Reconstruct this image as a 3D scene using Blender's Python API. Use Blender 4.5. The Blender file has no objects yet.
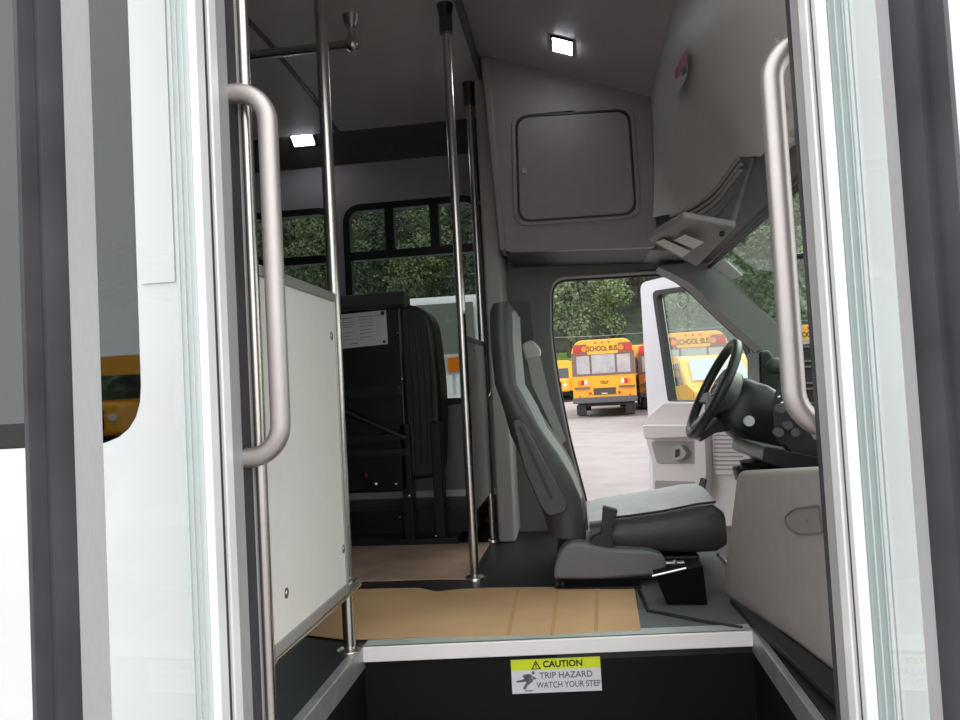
import bpy, bmesh, math, random
from mathutils import Vector, Matrix
from mathutils.geometry import tessellate_polygon
random.seed(7)
S = bpy.context.scene
COL = S.collection
V = Vector
PI = math.pi
# ------------------------------------------------------------------ camera, sky, exposure
F, CX, CY = 755.0, 480.0, 360.0
EYE = V((0, 0, 1.38))
ROT = Matrix.Rotation(math.atan(95 / F), 4, 'Z') @ Matrix.Rotation(PI / 2 + math.atan(31 / F), 4, 'X') @ Matrix.Rotation(-0.0535, 4, 'Z')
cam_data = bpy.data.cameras.new('camera')
cam = bpy.data.objects.new('camera', cam_data)
COL.objects.link(cam)
cam.matrix_world = Matrix.Translation(EYE) @ ROT
cam_data.sensor_width = 36
cam_data.lens = F / 960 * 36
cam_data.clip_start = 0.05
cam_data.clip_end = 2000
S.camera = cam
S.view_settings.view_transform = 'Standard'
S.view_settings.look = 'None'
S.view_settings.gamma = 1
S.view_settings.use_curve_mapping = False
S.view_settings.exposure = 0.25
S.cycles.use_denoising = True
S.cycles.max_bounces = 12
S.cycles.transparent_max_bounces = 16
S.cycles.sample_clamp_indirect = 6

world = bpy.data.worlds.new('overcast_sky')
S.world = world
world.use_nodes = True
wn = world.node_tree
for n in list(wn.nodes): wn.nodes.remove(n)
w_out = wn.nodes.new('ShaderNodeOutputWorld'); w_bg = wn.nodes.new('ShaderNodeBackground')
w_tc = wn.nodes.new('ShaderNodeTexCoord'); w_no = wn.nodes.new('ShaderNodeTexNoise'); w_cr = wn.nodes.new('ShaderNodeValToRGB')
w_no.inputs['Scale'].default_value = 2.2; w_no.inputs['Detail'].default_value = 5
wn.links.new(w_tc.outputs['Generated'], w_no.inputs['Vector']); wn.links.new(w_no.outputs['Fac'], w_cr.inputs['Fac'])
w_cr.color_ramp.elements[0].position = .35; w_cr.color_ramp.elements[0].color = (.86, .88, .93, 1)
w_cr.color_ramp.elements[1].position = .65; w_cr.color_ramp.elements[1].color = (1, 1, 1, 1)
wn.links.new(w_cr.outputs['Color'], w_bg.inputs['Color']); w_bg.inputs['Strength'].default_value = 2.1
wn.links.new(w_bg.outputs[0], w_out.inputs[0])
sun_d = bpy.data.lights.new('veiled_sun', 'SUN'); sun_d.energy = 1.6; sun_d.angle = math.radians(40); sun_d.color = (1, .97, .92)
sun = bpy.data.objects.new('veiled_sun', sun_d); COL.objects.link(sun)
sun.rotation_euler = V((.50, .55, .62)).to_track_quat('Z', 'Y').to_euler(); sun.location = (8, 8, 12)

# ------------------------------------------------------------------ pixel rays -> world points
def ray(px, py):
    return (ROT.to_3x3() @ V(((px - CX) / F, -(py - CY) / F, -1))).normalized()
def P(px, py, Y):
    d = ray(px, py); return EYE + d * (Y / d.y)
def PX(px, py, X):
    d = ray(px, py); return EYE + d * (X / d.x)
def PZ(px, py, z):
    d = ray(px, py); return EYE + d * ((z - EYE.z) / d.z)
def PP(px, py, p0, n):
    d = ray(px, py); return EYE + d * ((p0 - EYE).dot(n) / d.dot(n))

# ------------------------------------------------------------------ materials
MATS = {}
def mat(name, col, rough=.5, metal=0, spec=.5, noise=0, nscale=20, bump=0, bscale=80, emit=None, es=0, coat=0, stretch=None, col2=None):
    if name in MATS: return MATS[name]
    m = bpy.data.materials.new(name); m.use_nodes = True
    nt = m.node_tree; b = nt.nodes['Principled BSDF']
    b.inputs['Base Color'].default_value = (*col, 1); b.inputs['Roughness'].default_value = rough
    b.inputs['Metallic'].default_value = metal; b.inputs['Specular IOR Level'].default_value = spec
    b.inputs['Coat Weight'].default_value = coat; b.inputs['Coat Roughness'].default_value = .08
    tc = nt.nodes.new('ShaderNodeTexCoord'); mp = nt.nodes.new('ShaderNodeMapping')
    nt.links.new(tc.outputs['Object'], mp.inputs['Vector'])
    if stretch: mp.inputs['Scale'].default_value = stretch
    if noise or col2:
        t = nt.nodes.new('ShaderNodeTexNoise'); t.inputs['Scale'].default_value = nscale; t.inputs['Detail'].default_value = 4
        r = nt.nodes.new('ShaderNodeValToRGB')
        c2 = col2 if col2 else tuple(min(1, c * (1 + noise)) for c in col)
        c1 = col if col2 else tuple(c * (1 - noise) for c in col)
        r.color_ramp.elements[0].position = .3; r.color_ramp.elements[0].color = (*c1, 1)
        r.color_ramp.elements[1].position = .7; r.color_ramp.elements[1].color = (*c2, 1)
        nt.links.new(mp.outputs[0], t.inputs['Vector']); nt.links.new(t.outputs['Fac'], r.inputs['Fac'])
        nt.links.new(r.outputs['Color'], b.inputs['Base Color'])
    if bump:
        t = nt.nodes.new('ShaderNodeTexNoise'); t.inputs['Scale'].default_value = bscale; t.inputs['Detail'].default_value = 3
        bp = nt.nodes.new('ShaderNodeBump'); bp.inputs['Strength'].default_value = bump; bp.inputs['Distance'].default_value = .002
        nt.links.new(mp.outputs[0], t.inputs['Vector']); nt.links.new(t.outputs['Fac'], bp.inputs['Height']); nt.links.new(bp.outputs[0], b.inputs['Normal'])
    if emit:
        b.inputs['Emission Color'].default_value = (*emit, 1); b.inputs['Emission Strength'].default_value = es
    MATS[name] = m; return m
def glass(name, tint, refl=1.5, rough=0.0):
    if name in MATS: return MATS[name]
    m = bpy.data.materials.new(name); m.use_nodes = True; nt = m.node_tree
    for n in list(nt.nodes): nt.nodes.remove(n)
    o = nt.nodes.new('ShaderNodeOutputMaterial'); mx = nt.nodes.new('ShaderNodeMixShader'); fr = nt.nodes.new('ShaderNodeFresnel')
    tr = nt.nodes.new('ShaderNodeBsdfTransparent'); gl = nt.nodes.new('ShaderNodeBsdfGlossy')
    ge = nt.nodes.new('ShaderNodeNewGeometry'); mr = nt.nodes.new('ShaderNodeMapRange')
    mr.inputs['To Min'].default_value = refl; mr.inputs['To Max'].default_value = 1 / refl     # same reflectance from either side of the pane
    nt.links.new(ge.outputs['Backfacing'], mr.inputs['Value']); nt.links.new(mr.outputs[0], fr.inputs['IOR'])
    tr.inputs['Color'].default_value = (*tint, 1); gl.inputs['Roughness'].default_value = rough
    nt.links.new(fr.outputs[0], mx.inputs[0]); nt.links.new(tr.outputs[0], mx.inputs[1]); nt.links.new(gl.outputs[0], mx.inputs[2]); nt.links.new(mx.outputs[0], o.inputs[0])
    MATS[name] = m; return m
M_white = mat('white_body_paint', (.70, .71, .71), .25, coat=.3, noise=.02, nscale=3)
M_alu = mat('brushed_aluminium', (.68, .68, .70), .42, .35, noise=.06, nscale=60, stretch=(30, 30, 1))
M_alu_lt = mat('bright_aluminium', (.93, .93, .94), .25, .15)
M_chrome = mat('brushed_stainless', (.62, .59, .55), .27, 1, noise=.05, nscale=50, stretch=(1, 1, 20))
M_satin = mat('satin_handle_steel', (.52, .485, .46), .42, .8, noise=.03, nscale=30)
M_rubber = mat('door_seal_rubber', (.045, .043, .049), .6, spec=.25, noise=.3, nscale=8, bump=.25, bscale=40)
M_blackr = mat('black_rubber', (.012, .012, .013), .5, bump=.2)
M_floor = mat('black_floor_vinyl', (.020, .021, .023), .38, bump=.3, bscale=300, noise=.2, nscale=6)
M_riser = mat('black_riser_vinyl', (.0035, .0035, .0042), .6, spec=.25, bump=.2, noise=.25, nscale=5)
M_greymat = mat('grey_cab_mat', (.15, .155, .17), .6, bump=.4, bscale=400, noise=.08)
M_nose = mat('white_step_nosing', (.92, .88, .86), .4, noise=.03, nscale=10)
M_nose_top = mat('pale_green_nosing_top', (.50, .55, .53), .35, noise=.08, nscale=20)
M_trim_alu = mat('scuffed_aluminium_trim', (.45, .45, .46), .4, .7, noise=.15, nscale=25)
M_ceil = mat('grey_ceiling_laminate', (.52, .49, .49), .22, noise=.06, nscale=3)
M_band = mat('dark_header_fabric', (.10, .097, .095), .6, noise=.1)
M_wall = mat('grey_wall_laminate', (.36, .34, .35), .4, noise=.03)
M_abs = mat('warm_grey_moulded_plastic', (.235, .205, .208), .5, bump=.25, bscale=500, noise=.04)
M_cabtrim = mat('dark_grey_cab_trim', (.15, .143, .14), .55, bump=.2, bscale=400)
M_doorpl = mat('beige_grey_door_plastic', (.66, .61, .59), .5, bump=.2, bscale=400)
M_doorpl_d = mat('darker_door_plastic', (.30, .28, .27), .55)
M_hood = mat('engine_cover_plastic', (.40, .36, .335), .55, bump=.5, bscale=500, noise=.05)
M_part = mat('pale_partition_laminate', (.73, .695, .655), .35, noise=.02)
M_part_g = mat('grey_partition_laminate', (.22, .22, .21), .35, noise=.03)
M_black = mat('black_plastic', (.008, .008, .009), .4)
M_blackm = mat('black_steel', (.010, .010, .011), .35, noise=.3, nscale=10)
M_dvinyl = mat('charcoal_vinyl', (.050, .049, .052), .42, bump=.35, bscale=260, noise=.12)
M_lvinyl = mat('light_grey_seat_fabric', (.88, .85, .87), .7, bump=.4, bscale=500, noise=.05)
M_gplas = mat('mid_grey_plastic', (.16, .16, .165), .45, bump=.2, bscale=300)
M_belt = mat('grey_belt_webbing', (.42, .42, .40), .7)
M_card = mat('corrugated_cardboard', (.66, .41, .215), .8, noise=.12, nscale=3.2, bump=.3, bscale=60)
M_card2 = mat('trodden_cardboard', (.50, .34, .245), .8, noise=.2, nscale=6, bump=.3, bscale=60)
M_crease = mat('cardboard_crease', (.60, .35, .16), .8)
M_paper = mat('white_paper_label', (.62, .61, .62), .6)
M_ink = mat('grey_print', (.16, .16, .18), .7)
M_inkb = mat('black_print', (.01, .01, .012), .6)
M_lime = mat('lime_yellow_print', (.72, .85, .02), .5)
M_signw = mat('white_sign_vinyl', (.76, .75, .78), .45)
M_red = mat('red_print', (.35, .03, .04), .5)
M_lamp = mat('lit_led_lens', (.9, .92, 1), .3, emit=(.86, .90, 1), es=22)
M_asph = mat('pale_worn_asphalt', (.262, .236, .229), .9, noise=.12, nscale=1.2, bump=.5, bscale=40)
M_grass = mat('mown_grass', (.10, .19, .03), .9, noise=.25, nscale=1.5)
M_soil = mat('undergrowth_green', (.045, .058, .035), .95, noise=.5, nscale=.6)
M_yel = mat('school_bus_yellow', (.86, .40, .012), .35, coat=.3, noise=.04, nscale=2)
M_dyel = mat('faded_bus_orange', (.50, .19, .03), .45, noise=.1, nscale=3)
M_redl = mat('red_lamp_lens', (.55, .015, .02), .25)
M_ambl = mat('amber_lamp_lens', (.85, .22, .01), .25)
M_whl = mat('white_lamp_lens', (.75, .75, .75), .2)
M_wbus = mat('pale_bus_window', (.42, .41, .42), .12, noise=.18, nscale=2.5)
M_dglass = mat('dark_vehicle_glass', (.03, .04, .045), .06, spec=.8)
M_bark = mat('tree_bark', (.07, .055, .04), .9, noise=.3, nscale=8)
M_leafs = [mat('leaf_mid_green', (.075, .105, .055), .7, col2=(.18, .24, .12), nscale=.9),
           mat('leaf_dark_green', (.055, .08, .05), .7, col2=(.13, .175, .10), nscale=.9),
           mat('leaf_light_green', (.11, .155, .06), .7, col2=(.25, .33, .14), nscale=.9)]
G_door = glass('door_leaf_glass', (.95, .98, .973), 1.2)
G_win = glass('tinted_window_glass', (.50, .53, .52), 1.45)
G_dark = glass('dark_tinted_glass', (.16, .18, .18), 1.9)
G_wind = glass('windshield_glass', (.86, .94, .88), 1.3)

# ------------------------------------------------------------------ mesh builder
class MB:
    def __init__(s): s.v = []; s.f = []; s.sm = []
    def add(s, vs, fs, smooth=False):
        o = len(s.v); s.v += [V(v) for v in vs]
        s.f += [tuple(i + o for i in f) for f in fs]; s.sm += [smooth] * len(fs); return s
    def box(s, x0, x1, y0, y1, z0, z1):
        vs = [(x, y, z) for x in (x0, x1) for y in (y0, y1) for z in (z0, z1)]
        return s.add(vs, [(0, 1, 3, 2), (4, 6, 7, 5), (0, 4, 5, 1), (2, 3, 7, 6), (0, 2, 6, 4), (1, 5, 7, 3)])
    def plate(s, outer, holes, fn, t0, t1):
        """outer/holes: 2-D loops; fn(u, v, t) -> 3-D point"""
        loops = [outer] + list(holes)
        flat = [p for l in loops for p in l]; n = len(flat)
        if holes:
            tris = tessellate_polygon([[V((p[0], p[1], 0)) for p in l] for l in loops])
        else:
            tris = [tuple(range(n))]
        vs = [fn(p[0], p[1], t0) for p in flat] + [fn(p[0], p[1], t1) for p in flat]
        fs = [tuple(t) for t in tris] + [tuple(i + n for i in reversed(t)) for t in tris]
        k = 0
        for l in loops:
            m = len(l)
            for i in range(m):
                a, b = k + i, k + (i + 1) % m
                fs.append((a, b, b + n, a + n))
            k += m
        return s.add(vs, fs)
    def tube(s, pts, r, seg=14, cap=True, radii=None):
        pts = [V(p) for p in pts]; rings = []
        up = V((0, 0, 1)); prev = None
        for i, p in enumerate(pts):
            a = pts[max(i - 1, 0)]; b = pts[min(i + 1, len(pts) - 1)]
            t = (b - a).normalized()
            if prev is None:
                n = t.cross(up if abs(t.z) < .9 else V((1, 0, 0))).normalized()
            else:
                n = (prev - t * prev.dot(t)).normalized()
            prev = n; bi = t.cross(n)
            rr = radii[i] if radii else r
            rings.append([p + (n * math.cos(2 * PI * k / seg) + bi * math.sin(2 * PI * k / seg)) * rr for k in range(seg)])
        return s.loft(rings, cap)
    def loft(s, rings, cap=True, smooth=True):
        m = len(rings[0]); vs = [v for r in rings for v in r]; fs = []
        for i in range(len(rings) - 1):
            for k in range(m):
                a = i * m + k; b = i * m + (k + 1) % m
                fs.append((a, b, b + m, a + m))
        o = len(s.f); s.add(vs, fs, smooth)
        if cap:
            base = len(s.v) - len(vs)
            s.f.append(tuple(base + k for k in reversed(range(m)))); s.sm.append(False)
            s.f.append(tuple(base + (len(rings) - 1) * m + k for k in range(m))); s.sm.append(False)
        return s
    def ball(s, c, r, seg=12, sc=(1, 1, 1)):
        c = V(c); rings = []
        for i in range(1, seg):
            th = PI * i / seg
            rings.append([c + V((math.sin(th) * math.cos(2 * PI * k / seg) * r * sc[0], math.sin(th) * math.sin(2 * PI * k / seg) * r * sc[1], math.cos(th) * r * sc[2])) for k in range(seg)])
        return s.loft(rings)
    def disc(s, c, axis, r, h, seg=20):
        c = V(c); a = V(axis).normalized(); return s.tube([c, c + a * h], r, seg)
ORG = {}
def obj(name, mb, material, parent=None, bevel=0, bseg=2, sub=0, auto=35, origin=None):
    me = bpy.data.meshes.new(name)
    if parent is not None: org = ORG[parent.name]
    elif origin is not None: org = V(origin)
    else:
        lo = V([min(v[i] for v in mb.v) for i in range(3)]); hi = V([max(v[i] for v in mb.v) for i in range(3)])
        org = V(((lo.x + hi.x) / 2, (lo.y + hi.y) / 2, lo.z))
    me.from_pydata([tuple(v - org) for v in mb.v], [], mb.f)
    bm = bmesh.new(); bm.from_mesh(me)
    bmesh.ops.recalc_face_normals(bm, faces=bm.faces[:]); bm.to_mesh(me); bm.free()
    for p, q in zip(me.polygons, mb.sm): p.use_smooth = q or bool(bevel) or bool(sub)
    try: me.set_sharp_from_angle(angle=math.radians(auto))
    except Exception: pass
    if isinstance(material, (list, tuple)):
        for m_ in material: me.materials.append(m_)
    else: me.materials.append(material)
    o = bpy.data.objects.new(name, me); COL.objects.link(o)
    if parent is not None: o.parent = parent
    else: o.location = org
    ORG[o.name] = org
    if bevel:
        b = o.modifiers.new('bevel', 'BEVEL'); b.width = bevel; b.segments = bseg; b.limit_method = 'ANGLE'; b.angle_limit = math.radians(40); b.harden_normals = True
    if sub:
        b = o.modifiers.new('subdivision', 'SUBSURF'); b.levels = sub; b.render_levels = sub
    return o
def root(name, loc, label, cat, group=None, kind=None):
    o = bpy.data.objects.new(name, None); COL.objects.link(o); o.location = loc; o.empty_display_size = .1
    ORG[o.name] = V(loc); return tag(o, label, cat, group, kind)
def tag(o, label=None, cat=None, group=None, kind=None):
    if label: o['label'] = label
    if cat: o['category'] = cat
    if group: o['group'] = group
    if kind: o['kind'] = kind
    return o
def copy_tree(o, parent=None):
    c = o.copy(); COL.objects.link(c)
    if parent is not None: c.parent = parent
    for ch in list(o.children): copy_tree(ch, c)
    return c
def rnd(poly, r, n=5):
    """round the corners of a 2-D polygon; r a number or one per corner"""
    out = []; m = len(poly)
    for i in range(m):
        p = V(poly[i][:2]); a = V(poly[i - 1][:2]); b = V(poly[(i + 1) % m][:2])
        rr = r[i] if isinstance(r, (list, tuple)) else r
        d1 = (a - p); d2 = (b - p); k = min(rr, d1.length * .48, d2.length * .48)
        if k < 1e-6: out.append(tuple(p)); continue
        p1 = p + d1.normalized() * k; p2 = p + d2.normalized() * k
        for j in range(n + 1):
            t = j / n; q = p1 * (1 - t) ** 2 + p * 2 * t * (1 - t) + p2 * t * t
            out.append((q.x, q.y))
    return out
def yplate(mb, poly, holes, y0, y1):                # polygon in (x, z)
    return mb.plate(poly, holes, lambda u, v, t: V((u, t, v)), y0, y1)
def xplate(mb, poly, holes, x0, x1):                # polygon in (y, z)
    return mb.plate(poly, holes, lambda u, v, t: V((t, u, v)), x0, x1)
def zplate(mb, poly, holes, z0, z1):                # polygon in (x, y)
    return mb.plate(poly, holes, lambda u, v, t: V((u, v, t)), z0, z1)
def yp(pts, Y): return [(P(a, b, Y).x, P(a, b, Y).z) for a, b in pts]
def xp(pts, X): return [(PX(a, b, X).y, PX(a, b, X).z) for a, b in pts]
def zp(pts, z): return [(PZ(a, b, z).x, PZ(a, b, z).y) for a, b in pts]
def rect(x0, x1, z0, z1): return [(x0, z0), (x1, z0), (x1, z1), (x0, z1)]
def textmesh(body, size, fn, material, name, parent, depth=.0008, align='CENTER', bold=0):
    cu = bpy.data.curves.new('lettering', 'FONT'); cu.body = body; cu.size = size; cu.align_x = align; cu.align_y = 'CENTER'
    cu.extrude = depth; cu.offset = bold
    to = bpy.data.objects.new('lettering', cu); COL.objects.link(to)
    dg = bpy.context.evaluated_depsgraph_get(); me = bpy.data.meshes.new_from_object(to.evaluated_get(dg))
    bpy.data.objects.remove(to); bpy.data.curves.remove(cu)
    org = ORG[parent.name]
    for v in me.vertices: v.co = fn(v.co.x, v.co.y, v.co.z) - org
    me.materials.clear(); me.materials.append(material); me.name = name
    o = bpy.data.objects.new(name, me); COL.objects.link(o); o.parent = parent; ORG[o.name] = org
    return o

FZ = EYE.z - .62                                    # passenger floor height
def gz(Y): return 0.0048 * max(0, Y - 1.2)
# ================================================================== OUTSIDE: ground and hill
mb = MB()
ys = [-120, 1.2, 62]
mb.add([(-160, -120, 0), (160, -120, 0), (-160, 1.2, 0), (160, 1.2, 0), (-160, 62, gz(62)), (160, 62, gz(62))], [(0, 1, 3, 2), (2, 3, 5, 4)])
tag(obj('ground', mb, M_asph, origin=(0, 0, 0)), 'pale worn asphalt of the bus parking lot', 'ground', kind='structure')
mb = MB()
mb.add([(-160, 62, gz(62)), (160, 62, gz(62)), (-160, 72, 4.6), (160, 72, 4.6)], [(0, 1, 3, 2)])
tag(obj('grass_verge', mb, M_grass, origin=(0, 62, 0)), 'strip of mown green grass along the far edge of the lot', 'grass', kind='structure')
mb = MB()
mb.add([(-200, 72, 4.6), (200, 72, 4.6), (-200, 200, 66), (200, 200, 66)], [(0, 1, 3, 2)])
tag(obj('wooded_hillside', mb, M_soil, origin=(0, 72, 0)), 'dark green ground of the hill rising behind the parking lot', 'hill', kind='structure')
def hz(Y): return 4.6 + (Y - 72) * (61.4 / 128)

def make_tree(seed, leafmat, w, h, label):
    rng = random.Random(seed)
    r = root('broadleaf_tree', (0, 0, 0), label, 'tree', 'trees on the wooded hillside')
    t = MB(); t.tube([(0, 0, -.4), (.1, 0, h * .3), (-.1, .1, h * .62)], .2, 8, radii=[.3, .22, .1])
    for k in range(4):
        a = rng.random() * 6.3; t.tube([(0, 0, h * .3 + k * .6), (math.cos(a) * w * .28, math.sin(a) * w * .28, h * .52 + k * .6)], .07, 5)
    obj('trunk', t, M_bark, r)
    m = MB(); blobs = []
    for k in range(16):
        a = rng.random() * 6.28; q = rng.random() ** .6; zz = rng.uniform(.12, .92)
        rad = w * .5 * (1 - abs(zz - .5) ** 2 * 2.2)
        blobs.append((V((math.cos(a) * q * rad * .75, math.sin(a) * q * rad * .75, zz * h)), rng.uniform(.16, .27) * w))
    for k in range(2600):
        c, br = blobs[rng.randrange(16)]
        d = V((rng.gauss(0, 1), rng.gauss(0, 1), rng.gauss(0.15, 1))).normalized()
        p = c + d * br * rng.uniform(.75, 1.05)
        n = (d + V((rng.gauss(0, .5), rng.gauss(0, .5), rng.gauss(.2, .5)))).normalized()
        u = n.orthogonal().normalized(); u = Matrix.Rotation(rng.random() * 6.3, 3, n) @ u; v2 = n.cross(u); sz = rng.uniform(.11, .24)
        m.add([p - u * sz, p - v2 * sz * .7, p + u * sz, p + v2 * sz * .7], [(0, 1, 2, 3)])
    obj('foliage', m, leafmat, r)
    return r
protos = [make_tree(1, M_leafs[0], 7, 11, 'mid green leafy tree on the hillside behind the buses'),
          make_tree(2, M_leafs[1], 6.5, 12.5, 'dark green tall tree on the hillside behind the buses'),
          make_tree(3, M_leafs[2], 7.5, 9.5, 'light green rounded tree on the hillside behind the buses')]
used = [False] * 3; rng = random.Random(11); Yt = 73
while Yt < 165:
    step = 5.2 + (Yt - 73) * .022
    x = -.50 * Yt
    while x < .36 * Yt:
        k = rng.choices((0, 1, 2), (4, 4, 3))[0]
        o = protos[k] if not used[k] else copy_tree(protos[k])
        used[k] = True; yy = Yt + rng.uniform(-2.5, 2.5)
        sc = rng.uniform(.85, 1.2) * (1 if Yt > 76 else .85)
        o.location = (x + rng.uniform(-1.8, 1.8), yy, max(hz(yy) - .3, 4.3)); o.rotation_euler = (0, 0, rng.random() * 6.28); o.scale = (sc, sc, sc * rng.uniform(.9, 1.15))
        x += step
    Yt += 7.5
mb = MB(); a = P(300, 352, 60); b = P(900, 320, 60)
mb.tube([V((-40, 60, 6.4)), V((2, 60, 5.2)), V((40, 60, 5.7))], .022, 6)
tag(obj('utility_cable', mb, mat('cable_grey', (.28, .28, .28), .6)), 'thin pale utility cable strung across below the trees', 'cable')

# ------------------------------------------------------------------ school buses (local: rear face at y=0, length along +y)
def school_bus(body_m, label, plate='detailed', group='yellow school buses parked in the lot'):
    r = root('school_bus', (0, 0, 0), label, 'bus', group)
    prof = rnd([(-1.2, .75), (1.2, .75), (1.2, 2.62), (.95, 2.98), (-.95, 2.98), (-1.2, 2.62)], [0, 0, .25, .35, .35, .25], 6)
    m = MB(); yplate(m, prof, [], 0, 9); obj('body', m, body_m, r, bevel=.03)
    # grey side surround round rear windows
    m = MB(); hole = [rect(-1.02, -.52, 1.68, 2.38), rect(-.44, .44, 1.68, 2.42), rect(.52, 1.02, 1.68, 2.38)]
    yplate(m, rnd([(-1.19, 1.6), (1.19, 1.6), (1.19, 2.5), (-1.19, 2.5)], .02), hole, -.025, 0)
    obj('rear_window_surround', m, mat('bus_brown_grey_trim', (.18, .12, .10), .5), r)
    for hrect in hole:
        m = MB(); yplate(m, hrect, [], -.012, .01); obj('rear_window', m, M_wbus, r)
    m = MB(); yplate(m, rnd([(-.58, 2.42), (.58, 2.42), (.58, 2.94), (-.58, 2.94)], .03), [], -.05, 0); sg = obj('sign_panel', m, M_yel, r)
    textmesh('SCHOOL BUS', .27, lambda x, y, z: V((x * .70, -.054 - z, y + 2.62)), M_inkb, 'lettering', sg, bold=.006)
    for sx in (-1, 1):
        m = MB(); m.disc((sx * .9, 0, 2.6), (0, -1, 0), .15, .05); f = MB()
        yplate(f, rnd(rect(sx * .86 - .26, sx * .86 + .26, 2.42, 2.82), .06), [], -.04, .0); fo = obj('lamp_housing', f, M_black if sx > 3 else mat('bus_lamp_housing', (.28, .1, .05), .5), r)
        m = MB(); m.disc((sx * .97, -.04, 2.63), (0, -1, 0), .13, .03); obj('red_lamp', m, M_redl, fo)
        m = MB(); m.disc((sx * .70, -.04, 2.63), (0, -1, 0), .10, .03); obj('amber_lamp', m, M_ambl, fo)
        m = MB(); m.box(sx * .84 - .3, sx * .84 + .3, -.05, 0, 1.18, 1.52); tl = obj('tail_lamp_cluster', m, body_m, r)
        for q, (mm, w0, w1) in enumerate(((M_ambl, -.16, -.04), (M_redl, -.04, .09), (M_whl, .09, .19))):
            m = MB(); xx = sx * .84; m.box(xx + (w0 if sx < 0 else -w1), xx + (w1 if sx < 0 else -w0), -.08, -.05, 1.26, 1.44); obj('lens', m, mm, tl)
        m = MB(); m.box(sx * .84 - .3, sx * .84 + .3, -.1, 0, 1.12, 1.18); obj('lamp_guard', m, mat('bus_brown_grey_trim', (.18, .12, .10), .5), r)
        m = MB(); m.disc((sx * .55, 0, .92), (0, -1, 0), .05, .03); obj('reflector', m, M_redl, r)
        m = MB(); m.disc((sx * .95, 0, .80), (0, -1, 0), .04, .03); obj('reflector', m, M_redl, r)
        for yy in (1.9, 7.6):
            m = MB(); m.tube([(sx * 1.12, yy, .5), (sx * .82, yy, .5)], .5, 24); wh = obj('wheel', m, M_blackr, r)
            m = MB(); m.disc((sx * 1.12, yy, .5), (sx, 0, 0), .26, .02); obj('hub', m, M_whl, wh)
        m = MB()
        for k in range(8): m.box(sx * 1.2 - .012, sx * 1.2 + .012, .5 + k * 1.02, 1.3 + k * 1.02, 1.72, 2.35)
        obj('side_window', m, M_dglass, r)
        m = MB(); m.box(sx * 1.2 - .02, sx * 1.2 + .02, 0.05, 8.9, 1.50, 1.55); m.box(sx * 1.2 - .02, sx * 1.2 + .02, 0.05, 8.9, 1.02, 1.07); obj('rub_rail', m, M_inkb, r)
        m = MB(); m.box(sx * 1.36 - .12, sx * 1.36 + .1, 8.7, 8.8, 1.95, 2.4); m.tube([(sx * 1.15, 8.8, 2.2), (sx * 1.36, 8.75, 2.2)], .02); obj('side_mirror', m, M_black, r)
    for k in (-.25, 0, .25): m = MB(); m.disc((k, -.05, 2.86), (0, -1, 0), .035, .02); obj('marker_lamp', m, M_redl, r)
    m = MB(); yplate(m, rect(-.42, .42, .86, 1.12), [], -.02, 0); lp = obj('plate_recess', m, mat('plate_recess_dark', (.07, .06, .055), .6), r)
    m = MB(); m.box(-.12, .1, -.03, -.02, .88, .92); obj('registration_plate', m, M_whl, lp)
    textmesh('YELP', .15, lambda x, y, z: V((x, -.006 - z, y + 1.32)), M_inkb, 'number', r, bold=.004)
    m = MB(); m.box(-1.22, 1.22, -.18, .1, .55, .78); obj('rear_bumper', m, mat('bumper_grey', (.10, .10, .11), .5), r, bevel=.03)
    m = MB(); m.box(-.95, .95, .3, 8.5, .42, .76); obj('chassis', m, M_black, r)
    for k in (-1.1, .75): m = MB(); m.box(k, k + .35, -.02, .02, .1, .5); obj('mud_flap', m, M_blackr, r)
    m = MB(); m.box(-1.05, 1.05, 8.95, 10.3, .7, 1.62); obj('bonnet', m, body_m, r, bevel=.15)
    m = MB(); m.box(-.95, .95, 8.98, 9.03, 1.7, 2.4); obj('windshield', m, M_dglass, r)
    m = MB(); m.box(-.6, .6, 10.29, 10.33, .85, 1.4); obj('grille', m, M_black, r)
    m = MB(); m.disc((-.85, 10.28, 1.2), (0, 1, 0), .12, .04); m.disc((.85, 10.28, 1.2), (0, 1, 0), .12, .04); obj('headlamp', m, M_whl, r)
    return r
bus0 = school_bus(M_yel, 'yellow school bus seen from behind straight through the open driver doorway')
p = P(606, 411, 29.3); bus0.location = (p.x, 29.3, gz(29.3)); bus0.rotation_euler = (0, 0, math.radians(-3))
def place_bus(px, Y, rz, label, sc=1):
    b = copy_tree(bus0); b['label'] = label; q = P(px, 385, Y); b.location = (q.x, Y, gz(Y)); b.rotation_euler = (0, 0, math.radians(rz)); b.scale = (sc,) * 3; return b
place_bus(696, 28.0, -8, 'yellow school bus framed in the window of the open driver door, behind the yellow van')
place_bus(574, 64, 172, 'distant bus front peeping out left of the central school bus')
place_bus(640, 46, 176, 'distant bus front between the central school bus and the open driver door')
b = school_bus(M_dyel, 'faded orange brown school bus just left of the open driver door frame'); q = P(667, 385, 34); b.location = (q.x, 34, gz(34)); b.rotation_euler = (0, 0, math.radians(-3))
place_bus(812, 28, -8, 'yellow bus glimpsed low through the windshield behind the right grab handle')

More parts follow.
